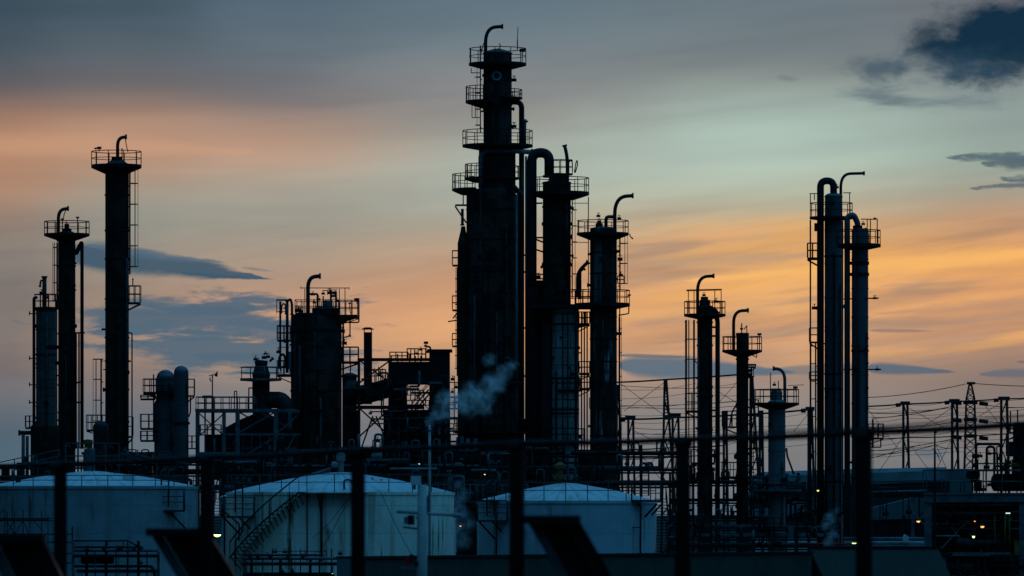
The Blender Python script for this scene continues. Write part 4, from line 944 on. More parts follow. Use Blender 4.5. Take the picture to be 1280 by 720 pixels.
    t.vessel(414, 424, 581, 4, PALE, 'roof_vent', 0)
    t.pipe([(334, 610, -10), (380, 597, -10), (414, 586, -10)], 2.2, BLUE, R=6, name='roof_pipe', flange=False)
    for x, y in ((467, 602), (478, 604), (432, 603)): t.valve(x, y, 2.2, -60)
    # cables sagging from rim to ground
    for a, b in (((396, 672), (438, 625)), ((404, 690), (452, 600)), ((480, 617), (522, 700))):
        pts = []
        for i in range(13):
            f = i/12; pts.append(t.p(a[0]+(b[0]-a[0])*f, a[1]+(b[1]-a[1])*f+4*math.sin(PI*f), -150)); 
        t.part('stay_cable', M().tube(pts, .016, 4), DARK)
    # tank C
    t = tank('smaller pale storage tank with a cone roof, right of centre', 708.5, 112, 626, 603.5, 354, TANK_C, 23, 26)
    S = t.s
    cage_landing(t, 597.5, 634, 626, 651, -72, lad=609); t.lamp(624, 632, 2.6)
    cage_landing(t, 594, 640, 601, 626, -60, braces=False, lad=612); cage_landing(t, 788, 824, 603, 626, -66, braces=False, lad=800)
    t.pipe([(621, 640, -80), (621, 700, -80)], .9, DARK, name='hose', flange=False)
    t.pipe([(795, 631, -74), (799, 632, -74), (799, 700, -74)], 1.1, DARK, R=1.5, name='drain_pipe', flange=False); t.pipe([(789, 659, -84), (799, 659, -74)], .7, DARK, name='pipe_clip')
    t.beams([(819, 630, 805, 646, -70, -60), (826, 630, 812, 646, -40, -36)], 2, DARK, 'knee_brace')
    m = M(); m.lathe([(3*S, t.z(606)), (3*S, t.z(600)), (6*S, t.z(599)), (6*S, t.z(595)), (3.5*S, t.z(594)), (3.5*S, t.z(586)), (7*S, t.z(585)), (7*S, t.z(581)), (2.5*S, t.z(578)), (.01, t.z(577))], 20, c=(t.x(700), 0)); t.part('roof_vent', m, OCHRE, label='rusty ochre breather vent')
    st = M(); N = 22
    for i in range(N):
        a = rad(-14+26*i/N); z = t.z(704-84*i/N); R = 112*S; d = Vector((math.cos(a), math.sin(a), 0)); st.beam(d*R+Vector((0, 0, z)), d*(R+.75)+Vector((0, 0, z)), .24, .05)
        st.tube([d*(R+.72)+Vector((0, 0, z)), d*(R+.72)+Vector((0, 0, z+1))], .02, 4)
    t.part('stair', st, DARK)
    # smaller tanks hidden behind the big ones
    t = tank('slim pale tank peeping out left of the cream tank, with a curling stair', 309, 35, 621, 612, 395, TANK_C, 8, 12); S = t.s
    st = M(); prev = None
    for i in range(24):
        a = rad(168+50*i/24); z = t.z(712-92*i/24); R = 35*S; d = Vector((math.cos(a), math.sin(a), 0)); st.beam(d*R+Vector((0, 0, z)), d*(R+.62)+Vector((0, 0, z)), .24, .05)
        p = d*(R+.6)+Vector((0, 0, z+.9)); st.tube([d*(R+.6)+Vector((0, 0, z)), p], .02, 4)
        if prev: st.tube([prev, p], .03, 4)
        prev = p
    t.part('stair', st, DARK)
    t = tank('narrow pale tank showing just past the right edge of the cream tank', 549, 21, 636, 630, 392, TANK_C, 6, 8)
tanks()
# ------------------------------------------------------------------ pipe racks and clutter behind the tanks
RG = 'pipe racks between tanks and columns'
def rack(label, x0, x1, Y, ytop, levels, seed, step=44, mats=(PIPE, DARK, DARK, BLUE), post=3, risers=22, yb=720, dep=34, big=.2):
    r = random.Random(seed); t = T('pipe_rack', label, 'pipe rack', (x0+x1)/2, Y, RG); S = t.s
    n = max(2, int((x1-x0)/step))
    for i in range(n+1):
        x = x0+(x1-x0)*i/n
        for d in (0, dep): t.part('post', M().beam(t.p(x, ytop, d), Vector((t.x(x), d*S, 0)), post*S), DARK)
    for y in levels:
        t.part('beam', M().beam(t.p(x0, y+3), t.p(x1, y+3), 2.2*S).beam(t.p(x0, y+3, dep), t.p(x1, y+3, dep), 2.2*S), DARK)
        d = 3
        while d < dep-2:
            k = r.choice((1, 1.4, 2, 2.6)) if r.random() > big else 3.4
            a = x0+(x1-x0)*r.choice((0, 0, .1, .3)); b = x1-(x1-x0)*r.choice((0, 0, .08, .35))
            pts = [(a, y-k+1, d), (b, y-k+1, d)]
            if r.random() < .5: pts.append((b, y-k+1-r.choice((-16, -22, 12)), d))
            if r.random() < .4: pts.insert(0, (a, y+r.choice((14, 20, -12)), d))
            t.pipe(pts, k, r.choice(mats), R=5, flange=False); d += k*2+r.random()*4+1
    for i in range(risers):
        x = x0+(x1-x0)*r.random(); y = r.choice(levels); k = r.choice((.8, 1.1, 1.6)); h = 8+r.random()*16; w = r.choice((0, 6, 9))
        pts = [(x, y, -1), (x, y-h, -1)]+([(x+w, y-h, -1), (x+w, y, -1)] if w else [])
        t.pipe(pts, k, r.choice(mats), R=3, name='loop', flange=False)
        if r.random() < .7: t.valve(x, y-h*.4, 2, -2)
    for i in range(int((x1-x0)/55)):
        x = x0+(x1-x0)*r.random()*.9; y = r.choice(levels); w = r.uniform(14, 34); k = r.random()
        if k < .45: t.boxplat(x, x+w, y, y-r.uniform(11, 14), 12, d=-6, n=max(2, int(w/8)), th=1.2, brace=False, mat=r.choice((DARK, RAIL, BLUE)))
        elif k < .8: t.vessel(x, x+w*.8, y-6, r.uniform(3, 5.5), r.choice((DUCT, PIPE, BLUE)), 'drum', -4, bands=2)
        else: t.blk(x, x+w*.3, y-14, y, -8, 2, r.choice((DARK2, BLUE)), 'cabinet')
    return t
def clutter():
    rack('low dark pipe rack behind the left tank, with loops and valves', -30, 180, 418, 578, (582, 600), 3)
    rack('pipe rack behind the gap of the left and cream tanks', 178, 330, 412, 572, (578, 592, 612), 5)
    rack('pipe rack behind the cream tank roof, full of dark pipes', 330, 600, 420, 560, (566, 584, 602), 8, risers=44, mats=(PIPE, DARK, BLUE, BLUE))
    rack('pipe rack behind the small pale tank under the U-pipe column', 560, 850, 424, 556, (568, 588, 606), 11, risers=34, mats=(PIPE, DARK, BLUE, BLUE))
    rack('low pipe rack at the foot of the right-hand columns', 835, 1050, 420, 652, (660, 672, 684), 13, risers=26)
    rack('open pipe rack with risers around the feet of the slim black columns', 838, 1012, 452, 592, (604, 626, 648), 17, risers=46, big=0, step=28, post=2, mats=(PIPE, DARK, DARK, BLUE))
    t = T('backing_building', 'added low black backing building behind the racks under the broad column and furnace', 'building', 470, 475)  # added dark backing, keeps the sky from showing through the rack gaps
    t.blk(366, 600, 562, 612, 0, 120, BRICKD, 'wall'); t.part('lower_wall', M().box(t.x(366), t.x(600), 0, 8, 0, t.z(612.5)), BRICKD); t.blk(364, 602, 559, 562.2, -4, 124, DARK2, 'roof')
    for x in (390, 425, 500, 540): t.blk(x, x+9, 575, 590, -1.5, 0, BLUE, 'shutter')
    t = T('backing_building', 'added low black backing building behind the small pale tank and U-pipe column', 'building', 705, 478)  # second added backing block, hides the sky between pipes here
    t.part('wall', M().box(t.x(602), t.x(774), 0, 8, 0, t.z(566)), BRICKD); t.blk(600, 776, 562, 566, -4, 130, DARK2, 'roof')
    for x in (640, 662): t.blk(x, x+7, 572, 592, -1.5, 0, BLUE, 'shutter')
    t = T('shed', 'dark low shed between the left columns and the steel frame', 'building', 200, 470)
    t.part('wall', M().box(t.x(104), t.x(190), 0, 6, 0, t.z(568)), BRICKD); t.blk(102, 192, 565, 568.2, -3, 95, DARK2, 'roof')
    # walkways in front of the left columns
    t = T('walkway', 'raised grey walkway with handrails sloping in behind the left tank', 'walkway', 110, 408)
    t.beams([(-10, 588, 74, 570), (82, 570, 150, 570), (150, 566, 240, 580)], 1.6, BLUE, 'deck'); t.beams([(-10, 580, 74, 562), (82, 554, 149, 554), (154, 562, 196, 574), (154, 568, 196, 580)], 1.2, BLUE, 'railing')
    for x, a, b in ((18, 574, 582), (46, 568, 576), (74, 562, 570), (82, 554, 700), (98, 554, 700), (115, 554, 570), (132, 554, 700), (149, 554, 700), (160, 564, 572), (18, 582, 700), (196, 574, 700)): t.beams([(x, a, x, b)], 1.2, BLUE, 'post')
    t = T('vent_drum', 'grey vent drum with a rusty flange cap between the two black left columns', 'drum', 112, 410, 'small vessels')
    t.shell(112, 7, 560, None, BLUE, .3); m = M(); m.lathe([(4.5*t.s, t.z(560)), (4.5*t.s, t.z(556)), (6*t.s, t.z(555)), (6*t.s, t.z(550)), (.01, t.z(549))], 18, c=(t.x(110), 0)); t.part('flange_cap', m, OCHRE); t.pipe([(97.5, 552), (97.5, 590)], 1.2, PALE, flange=False)
    # pipe loops between the cream and pale tanks
    t = T('pipe_manifold', 'pair of pale inverted-U pipes between the cream tank and the small tank', 'pipes', 570, 385)
    t.pipe([(561, 640), (561, 594), (561, 589)], 2.6, BLUE, name='riser'); t.pipe([(556, 596), (562, 595), (567, 605), (567, 640)], 2.2, BLUE, R=4, name='riser'); t.pipe([(567, 596), (579, 596), (579, 640)], 2.5, BLUE, R=4, name='loop'); t.vessel(566, 580, 604, 3, DUCT, 'filter'); t.pipe([(540, 596), (558, 596)], 2.2, DARK)
    t.beams([(571, 634, 571, 690), (566, 634, 566, 700)], 1.2, PALE, 'post'); t.pipe([(487, 586), (546, 586)], 1.4, PALE, name='header', flange=False); t.pipe([(589, 588), (620, 588), (624, 594), (624, 620)], 1.7, BLUE, R=4, name='header', flange=False)
    t = T('walkway', 'railed catwalk crossing behind the cream tank towards the small tank', 'walkway', 570, 400)
    t.boxplat(500, 660, 626, 606, 22, n=20, th=1.6, brace=False, mat=BLUE); t.beams([(510, 626, 510, 705), (560, 626, 560, 705), (640, 626, 640, 705)], 1.6, BLUE, 'post')
    t = T('heat_exchanger', 'pale disc-headed exchanger showing above the cream tank roof', 'exchanger', 470, 402)
    t.vessel(464, 478, 569, 5, PALE, 'drum'); t.blk(462, 478, 561, 563.5, -6, 6, PALE, 'top_plate'); t.blk(458, 486, 573, 576, -6, 6, BLUE, 'base_plate'); t.beams([(470, 564, 470, 566)], 3, PALE, 'neck'); t.beams([(472, 576, 472, 700)], 4, DARK, 'support')
clutter()
# ------------------------------------------------------------------ low scaffolding and racks in front of the tanks
def front_racks():
    t = T('scaffold', 'dark tube scaffold with planks in front of the left tank', 'scaffold', 30, 335)
    for x, a in ((6, 636), (9, 640), (18, 637), (29, 637), (52, 638), (60, 645), (90, 660)): t.beams([(x, a, x, 700)], 1, DARK, 'upright'); t.part('foot', M().beam(t.p(x, 699), Vector((t.x(x), 0, 0)), .05), DARK)
    for y in (648, 651, 668, 678, 692, 704): t.beams([(-20, y, 66 if y < 660 else 90, y)], 1.3, DARK, 'ledger')
    t.blk(-20, 60, 649, 651.5, 0, 18, DARK, 'plank'); t.beams([(8, 651, 18, 668), (18, 668, 29, 651), (29, 651, 36, 668), (43, 652, 54, 664), (18, 651, 8, 668), (-2, 645, 4, 636)], 1, DARK, 'brace')
    def low(label, x0, x1, Y, yt, seed):
        r = random.Random(seed); t = T('pipe_rack', label, 'pipe rack', (x0+x1)/2, Y, 'low racks in front of the tanks'); S = t.s
        t.blk(x0, x1, yt+9, yt+13, -6, 30, DARK, 'beam'); t.blk(x0+4, x1-2, yt+28, yt+32, -6, 30, DARK, 'beam'); t.pipe([(x0, yt+4), (x1, yt+4)], 2, BLUE, name='pipe', flange=False); t.pipe([(x0, yt, 10), (x1-20, yt, 10)], 1.3, DARK, name='pipe', flange=False)
        for d in (4, 12, 20): t.pipe([(x0, yt+24, d), (x1-8, yt+24, d), (x1-4, yt+40, d)], r.choice((1.6, 2.4, 3)), PIPE, R=5, flange=False)
        n = int((x1-x0)/12)
        for i in range(n+1):
            x = x0+(x1-x0)*i/n+r.uniform(-2, 2)
            t.part('post', M().beam(t.p(x, yt+6 if i % 3 else yt-8, r.choice((0, 24))), Vector((t.x(x), 0, 0)), r.choice((1.4, 2, 3.4))*S), r.choice((DARK, DARK, BLUE)))
        for i in range(8): t.valve(x0+(x1-x0)*r.random(), yt+r.choice((0, 2, 20)), 1.8, -4)
        return t
    t = low('low dark pipe rack along the foot of the left tank', 92, 198, 322, 684, 2); t.pipe([(92, 676), (150, 676), (158, 675), (184, 689)], 1, DARK, R=4, name='handrail', flange=False); t.beams([(154, 675, 154, 690), (159, 675, 159, 690), (90.5, 658, 90.5, 705)], 1.4, DARK, 'post')
    t.vessel(100, 142, 700, 5, DUCT, 'vessel', 10)
    t = low('low dark pipe rack along the foot of the cream tank under its stair', 303, 424, 326, 694, 4); t.beams([(340, 689, 408, 689), (360, 689, 360, 700), (382, 689, 382, 700), (394, 689, 394, 700), (408, 689, 408, 700), (425, 688, 425, 700)], .9, DARK, 'handrail')
    for x, y in ((344, 690), (356, 690), (425, 692)): t.valve(x, y, 2)
    t = T('equipment_cabinet', 'blue-grey sheet-metal cabinet beside the green corrugated building', 'cabinet', 432, 300)
    t.blk(421, 446, 697, 800, 0, 24, SHEET, 'body'); t.blk(420, 447, 695.5, 697.2, -1, 25, DARK, 'lid')
front_racks()
# ------------------------------------------------------------------ green corrugated building
def shed():
    def Yat(px): # front wall recedes slightly to the right
        return 237+(px-422)/(1014-422)*33
    zt = wz(697, 237); m = M(); S = 1
    x0, x1 = wx(440, 238), wx(1014, 270); y0, y1 = 238, 270
    o = bpy.data.objects.new('green_shed', None); C.objects.link(o); o.location = (x0, y0, 0); tag(o, 'long dark green corrugated shed along the bottom of the plant', 'shed')
    L = math.hypot(x1-x0, y1-y0); ux, uy = (x1-x0)/L, (y1-y0)/L; nx, ny = uy, -ux
    n = int(L/.16); pts = []
    for i in range(n+1):
        b = i/n*L
        for q, h in ((0, 0), (.055, 0), (.08, .035), (.135, .035)):
            if b+q <= L: pts.append((ux*(b+q)+nx*h, uy*(b+q)+ny*h))
    k = len(m.v)
    for (x, y) in pts: m.v.append(Vector((x, y, 0))); m.v.append(Vector((x, y, zt)))
    for i in range(len(pts)-1): m.face((2*i, 2*i+2, 2*i+3, 2*i+1))
    m.build('corrugated_wall', CORR, o)
    m = M(); w = 7
    P = [(0, 0), (ux*L, uy*L), (ux*L+.6, uy*L+w), (.6, w)]
    m.quad(*[(P[i][0], P[i][1], zt-.02) for i in range(4)]); m.quad((P[0][0], P[0][1], 0), (P[3][0], P[3][1], 0), (P[3][0], P[3][1], zt-.02), (P[0][0], P[0][1], zt-.02)); m.quad((P[3][0], P[3][1], 0), (P[2][0], P[2][1], 0), (P[2][0], P[2][1], zt-.02), (P[3][0], P[3][1], zt-.02))
    m.build('roof', SHEET2, o)
    m = M(); m.beam((nx*.06, ny*.06, zt), (ux*L+nx*.06, uy*L+ny*.06, zt), .14, .1); m.build('roof_flashing', DARK, o)
    # pitched wing to the right: ribs run down the slope
    Y = 271; o = bpy.data.objects.new('green_shed', None); C.objects.link(o); xa, xb = wx(1012, Y), wx(1172, Y); o.location = (xa, Y, 0)
    tag(o, 'dark green corrugated pitched roof wing at the right end of the long shed', 'shed')
    zr = wz(685.5, Y); ze = zr-2.6; sh = 1.15; dp = .9; m = M(); L = xb-xa; n = int(L/.11); pts = []
    for i in range(n+1):
        for q, h in ((0, 0), (.035, 0), (.055, .025), (.09, .025)):
            if i/n*L+q <= L: pts.append((i/n*L+q, h))
    for x, h in pts: m.v.append(Vector((x, -h*.5, zr+h))); m.v.append(Vector((x+sh, -dp-h*.5, ze+h)))
    for i in range(len(pts)-1): m.face((2*i, 2*i+2, 2*i+3, 2*i+1))
    m.build('corrugated_roof', CORR, o)
    m = M(); m.quad((0, 0, zr-.05), (L, 0, zr-.05), (L, 0, 0), (0, 0, 0)); m.quad((sh, -dp, ze-.05), (L+sh, -dp, ze-.05), (L+sh, -dp, 0), (sh, -dp, 0)); m.quad((0, 0, zr-.05), (sh, -dp, ze-.05), (sh, -dp, 0), (0, 0, 0)); m.quad((L, 0, zr-.05), (L+sh, -dp, ze-.05), (L+sh, -dp, 0), (L, 0, 0)); m.build('wall', SHEET2, o)
    m = M().beam((0, 0, zr+.05), (L, 0, zr+.05), .16, .1); m.build('ridge_cap', DARK, o)
shed()
# ------------------------------------------------------------------ process rack at lower right
def right_rack():
    t = T('process_rack', 'dense process rack with beams, vessels and loops at the lower right corner', 'process rack', 1215, 305); S = t.s
    def post(x, yt, w, mat=BLUE, d=0): t.part('post', M().beam(t.p(x, yt, d), Vector((t.x(x), d*S, 0)), w*S), mat)
    o = M().ibeam(t.p(1155, 622.5, -4), t.p(1300, 622, -4), 4*S, 11*S); t.part('main_beam', o, BLUE)
    for x, w in ((1159, 7), (1163, 4), (1277, 6)): post(x, 617, w)
    for x, w, d in ((1176, 2, 20), (1190, 3, 30), (1212, 3, 30), (1236, 3, 24), (1252, 3, 30), (1183, 4, 40), (1243, 4, 50)): post(x, 628, w, DARK, d)
    t.boxplat(1158, 1300, 616, 587.5, 60, d=28, n=6, th=2, brace=False, mat=BLUE); t.blk(1210, 1300, 586.5, 589, -3, 40, BLUE, 'upper_deck')
    t.vessel(1208, 1226, 593, 5.5, DUCT, 'vessel', 10); t.blk(1219, 1228, 600, 614, 6, 20, DARK2, 'cabinet'); t.vessel(1240, 1290, 603, 11, DARK2, 'vessel', 20)
    for x, k in ((1216, 1), (1222, 1.5), (1233, 1), (1243, 1.3), (1247, 1), (1258, 2), (1266, 1.2)): t.pipe([(x, 574, 4), (x, 614, 4)], k, DARK, flange=False)
    # inverted U loops above the deck
    t.pipe([(1220, 588), (1220, 555), (1251, 555), (1251, 588)], 1.7, DARK, R=4, name='loop'); t.pipe([(1233.5, 586), (1233.5, 558.5), (1243, 558.5), (1243, 586)], 1.6, DARK, R=4, name='loop'); t.pipe([(1246, 578), (1246, 558), (1252, 558)], .9, R=2, name='loop'); t.pipe([(1237, 567), (1247, 567), (1247, 582)], .9, R=2, name='loop')
    for x, y, k in ((1219, 570, 3.4), (1225, 570, 2.4), (1236, 567, 2.2), (1219, 582, 3), (1249, 573, 3), (1255, 585, 3.4), (1233, 584, 3), (1260, 578, 3), (1217, 601, 3), (1237, 606, 2.6), (1230, 612, 2.6), (1248, 611, 3)): t.valve(x, y, k, -3)
    t.pipe([(1215, 579.5, -2), (1258, 579.5, -2), (1272, 580, -2)], .9, YELLOW, name='gas_pipe', flange=False); t.pipe([(1243, 583, -1), (1280, 582, -1)], 1.5, OCHRE, name='gas_pipe', flange=False)
    t.shell(1281, 14, 528, 600, DARK2, .1, d=10, name='column_shell'); t.boxplat(1262, 1276, 540, 532, 18, n=2, th=2); t.beams([(1250, 551, 1270, 547), (1260, 570, 1272, 570), (1258, 543, 1258, 570), (1263, 514, 1263, 530), (1272, 512, 1272, 530)], 1.6, name='bar'); t.blk(1262, 1280, 552, 570, 0, 10, DARK2, 'cabinet')
    # under the deck
    for y, a, b, k, d, mt in ((631, 1165, 1290, 1.4, 6, PALE), (636, 1195, 1290, 1.8, 14, DARK), (642, 1168, 1256, 2.2, 2, PIPE), (640, 1170, 1290, 1.3, 26, PALE), (648, 1180, 1290, 1.6, 20, DARK), (655, 1160, 1230, 1.1, 30, PALE), (651, 1200, 1290, .9, 10, BLUE), (661, 1168, 1290, 1.0, 18, BLUE), (670, 1170, 1200, 1.2, 4, PALE), (666, 1165, 1240, 1.6, 34, DARK)):
        t.pipe([(a, y, d), (b, y, d)], k, mt, flange=False)
    t.pipe([(1196, 640, 4), (1196, 630, 4), (1222, 630, 4)], 1.1, R=2, flange=False); t.pipe([(1214, 652, 2), (1214, 634, 2), (1230, 634, 2), (1230, 660, 2)], 1.3, R=3, flange=False)
    t.beams([(1178, 686, 1222, 640, 22), (1182, 646, 1210, 682, 30), (1200, 645, 1230, 690, 30), (1225, 686, 1260, 646, 12), (1232, 690, 1266, 648, 12), (1143, 640, 1156, 656, 10), (1186, 632, 1206, 648, 24), (1206, 632, 1186, 648, 24)], 1.8, PALE, 'brace'); t.beams([(1222, 690, 1258, 648, 8), (1228, 692, 1264, 650, 8)], 2.2, DARK, 'stair_stringer')
    t.vessel(1194, 1214, 679, 6.5, DUCT, 'vessel', -6); t.vessel(1211, 1250, 679.5, 5.2, DARK2, 'vessel', -6, bands=3)
    t.blk(1185, 1262, 690.5, 695, -10, 20, BLUE, 'lower_beam'); t.pipe([(1150, 693, -8), (1186, 693, -8)], 1.6, DARK); t.pipe([(1106, 725, -10), (1106, 697, -10), (1140, 695.5, -10), (1166, 694, -10), (1190, 692, -10)], 1.6, DARK, R=3, name='handrail', flange=False)
    for x in (1118, 1153, 1157, 1162, 1168): t.pipe([(x, 694, -10), (x+2, 730, -10)], 1.2, DARK, name='pipe', flange=False)
    for x in (1172, 1180, 1196, 1204, 1222, 1230, 1246, 1263): t.pipe([(x, 694, -4), (x, 712, -4), (x+5, 722, -4), (x+5, 740, -4)], random.choice((1.2, 2, 3)), random.choice((DARK, BLUE, DARK)), R=3, flange=False)
    t.vessel(1180, 1218, 709, 7, DUCT, 'vessel', 2); t.vessel(1228, 1268, 712, 8, DARK2, 'vessel', 6)
    for x in (1256.5, 1262): t.pipe([(x, 641, 2), (x, 684, 2)], 1.1, YELLOW, name='yellow_post', flange=False)
    t.blk(1268, 1274, 676, 694, -2, 4, YELLOW, 'panel'); t.boxplat(1236, 1290, 706, 694, 20, n=6, th=2, brace=False); t.pipe([(1243.5, 644, 2), (1243.5, 690, 2)], .9, YELLOW, name='yellow_post', flange=False)
    for i in range(14):
        x = 1168+random.random()*108; y = random.choice((640, 650, 660, 690, 700)); t.valve(x, y, 2+random.random()*1.4, random.choice((0, 8, 16)))
    t.blk(1164, 1300, 619, 720, 62, 64, BRICKD, 'dark_backing')  # added dark sheet that shuts out the sky under the deck
    # mast
    t = T('mast', 'thin tall pole standing in front of the far hall beside the process rack', 'mast', 1168.5, 300)
    t.part('pole', M().tube([t.p(1168.5, 540), t.p(1168.5, 600), Vector((0, 0, 0))], [.045, .06, .07], 8), DARK); t.beams([(1165, 560, 1174, 571), (1169, 563, 1176, 578)], .7, name='stay'); t.pipe([(1167, 540), (1170, 540)], .9, name='tip')
    # pipes on sleepers behind the shed
    t = T('pipe_rack', 'pale thick pipes running low behind the green roof wing', 'pipe rack', 1110, 330, RG)
    for y, k, mt, d in ((674, 2.6, BLUE, 10), (679, 2.8, PALE, 0), (683, 2, BLUE, -8)): t.pipe([(1055, y, d), (1185, y, d)], k, mt, flange=False)
    for x in (1062, 1090, 1118, 1150, 1178): t.part('support', M().beam(t.p(x, 683, 2), Vector((t.x(x), 2*t.s, 0)), 3*t.s), DARK)
    t = T('equipment_cabinet', 'small white cabinet standing on the pale pipes behind the green roof wing', 'cabinet', 1132, 329, z=wz(676.5, 329))
    t.part('body', M().prism([(t.x(1128.5), 0), (t.x(1136), 0), (t.x(1135.5), .28), (t.x(1131), .4), (t.x(1129), .3)], -.2, .3), WHITE)
    # canopy rack left of the process rack
    t = T('pipe_bridge', 'dark pipe bridge on posts between the silver column and the process rack', 'pipe bridge', 1120, 345)
    t.blk(1085, 1160, 616, 622, 0, 20, DARK, 'deck'); t.pipe([(1085, 615.5, 6), (1160, 613.5, 6)], 1.4, BLUE, flange=False)
    for x, w in ((1100, 1.4), (1103.5, 1.2), (1108, 1.4), (1129, 1.2), (1136, 1.4), (1141, 4.2), (1149, 2)): t.part('post', M().beam(t.p(x, 622), Vector((t.x(x), 0, 0)), w*t.s), BLUE if w > 4 else DARK)
    t.pipe([(1100, 616), (1100, 610), (1121, 610), (1121, 616)], .7, R=1, name='hoop', flange=False); t.valve(1107, 642, 3); t.valve(1136, 640, 3); t.valve(1130, 647, 2)
    t.beams([(1143, 640, 1154, 655), (1143, 655, 1154, 640)], 1, name='brace')
    # little red steam-vent cluster on the shed ridge
    t = T('steam_trap', 'small hooped pipe venting steam behind the shed roof, at the foot of the twin-pipe column', 'pipes', 1044, 300)
    t.pipe([(1040, 700), (1040, 670), (1044, 667), (1048, 670), (1048, 700)], 1.2, BLUE, R=3, name='loop'); t.pipe([(1000, 680, 10), (1070, 680, 10)], 1.2, REDM, name='pipe', flange=False); t.part('support', M().beam(t.p(1040, 699), Vector((t.x(1040), 0, 0)), .06).beam(t.p(1048, 699), Vector((t.x(1048), 0, 0)), .06).beam(t.p(1068, 680, 10), Vector((t.x(1068), 10*t.s, 0)), .08), DARK)
right_rack()
# ------------------------------------------------------------------ far halls
def halls():
    t = T('warehouse_hall', 'long blue-roofed far hall running behind the right-hand columns', 'hall', 1075, 620); S = t.s
    t.part('roof', M().quad(t.p(938, 596, 0), t.p(1186, 588, 0), t.p(1186, 583.5, 60), t.p(1060, 586, 60), t.p(952, 589.5, 60)).quad(t.p(938, 596, 0), t.p(1186, 588, 0), t.p(1186, 602, -6), t.p(938, 611, -6)), SHEET)
    t.part('wall', M().prism([(t.x(938), 0), (t.x(1186), 0), (t.x(1186), t.z(600)), (t.x(938), t.z(609))], -4*S, 50*S), SHEET2)
    t.part('gable', M().box(t.x(1186.5), t.x(1216), -5*S, 50*S, 0, t.z(586)), SHEET)
    for y in (600, 606): t.part('sheet_lap', M().beam(t.p(940, y+6, -7), t.p(1186, y, -7), .1), SHEET2)
    t = T('conveyor_gallery', 'pale sloping gallery rising behind the pale column to the far hall', 'gallery', 985, 590); S = t.s
    t.part('gallery', M().prism([(t.x(930), t.z(640)), (t.x(1022), t.z(622)), (t.x(1022), t.z(636)), (t.x(930), t.z(655))], 0, 4), SHEET3)
    t.part('lower_gallery', M().prism([(t.x(930), t.z(654)), (t.x(1022), t.z(634)), (t.x(1022), 0), (t.x(930), 0)], .3, 5), SHEET2)
    t = T('conveyor_gallery', 'pale sloping gallery right of the silver column under the far hall', 'gallery', 1120, 590); S = t.s
    t.part('gallery', M().prism([(t.x(1085), t.z(636)), (t.x(1158), t.z(618)), (t.x(1158), t.z(648)), (t.x(1085), t.z(650))], 0, 4), SHEET); t.part('base', M().box(t.x(1085), t.x(1190), .3, 5, 0, t.z(649)), BRICKD)
    t = T('store_shed', 'low white shed showing between the pale column and the twin-pipe column', 'shed', 990, 540); S = t.s
    t.part('wall', M().box(t.x(942), t.x(1024), 0, 5, 0, t.z(668.5)), WHITE); t.part('roof', M().box(t.x(941), t.x(1025), -.2, 5.2, t.z(668.5), t.z(667)), SHEET2)
halls()
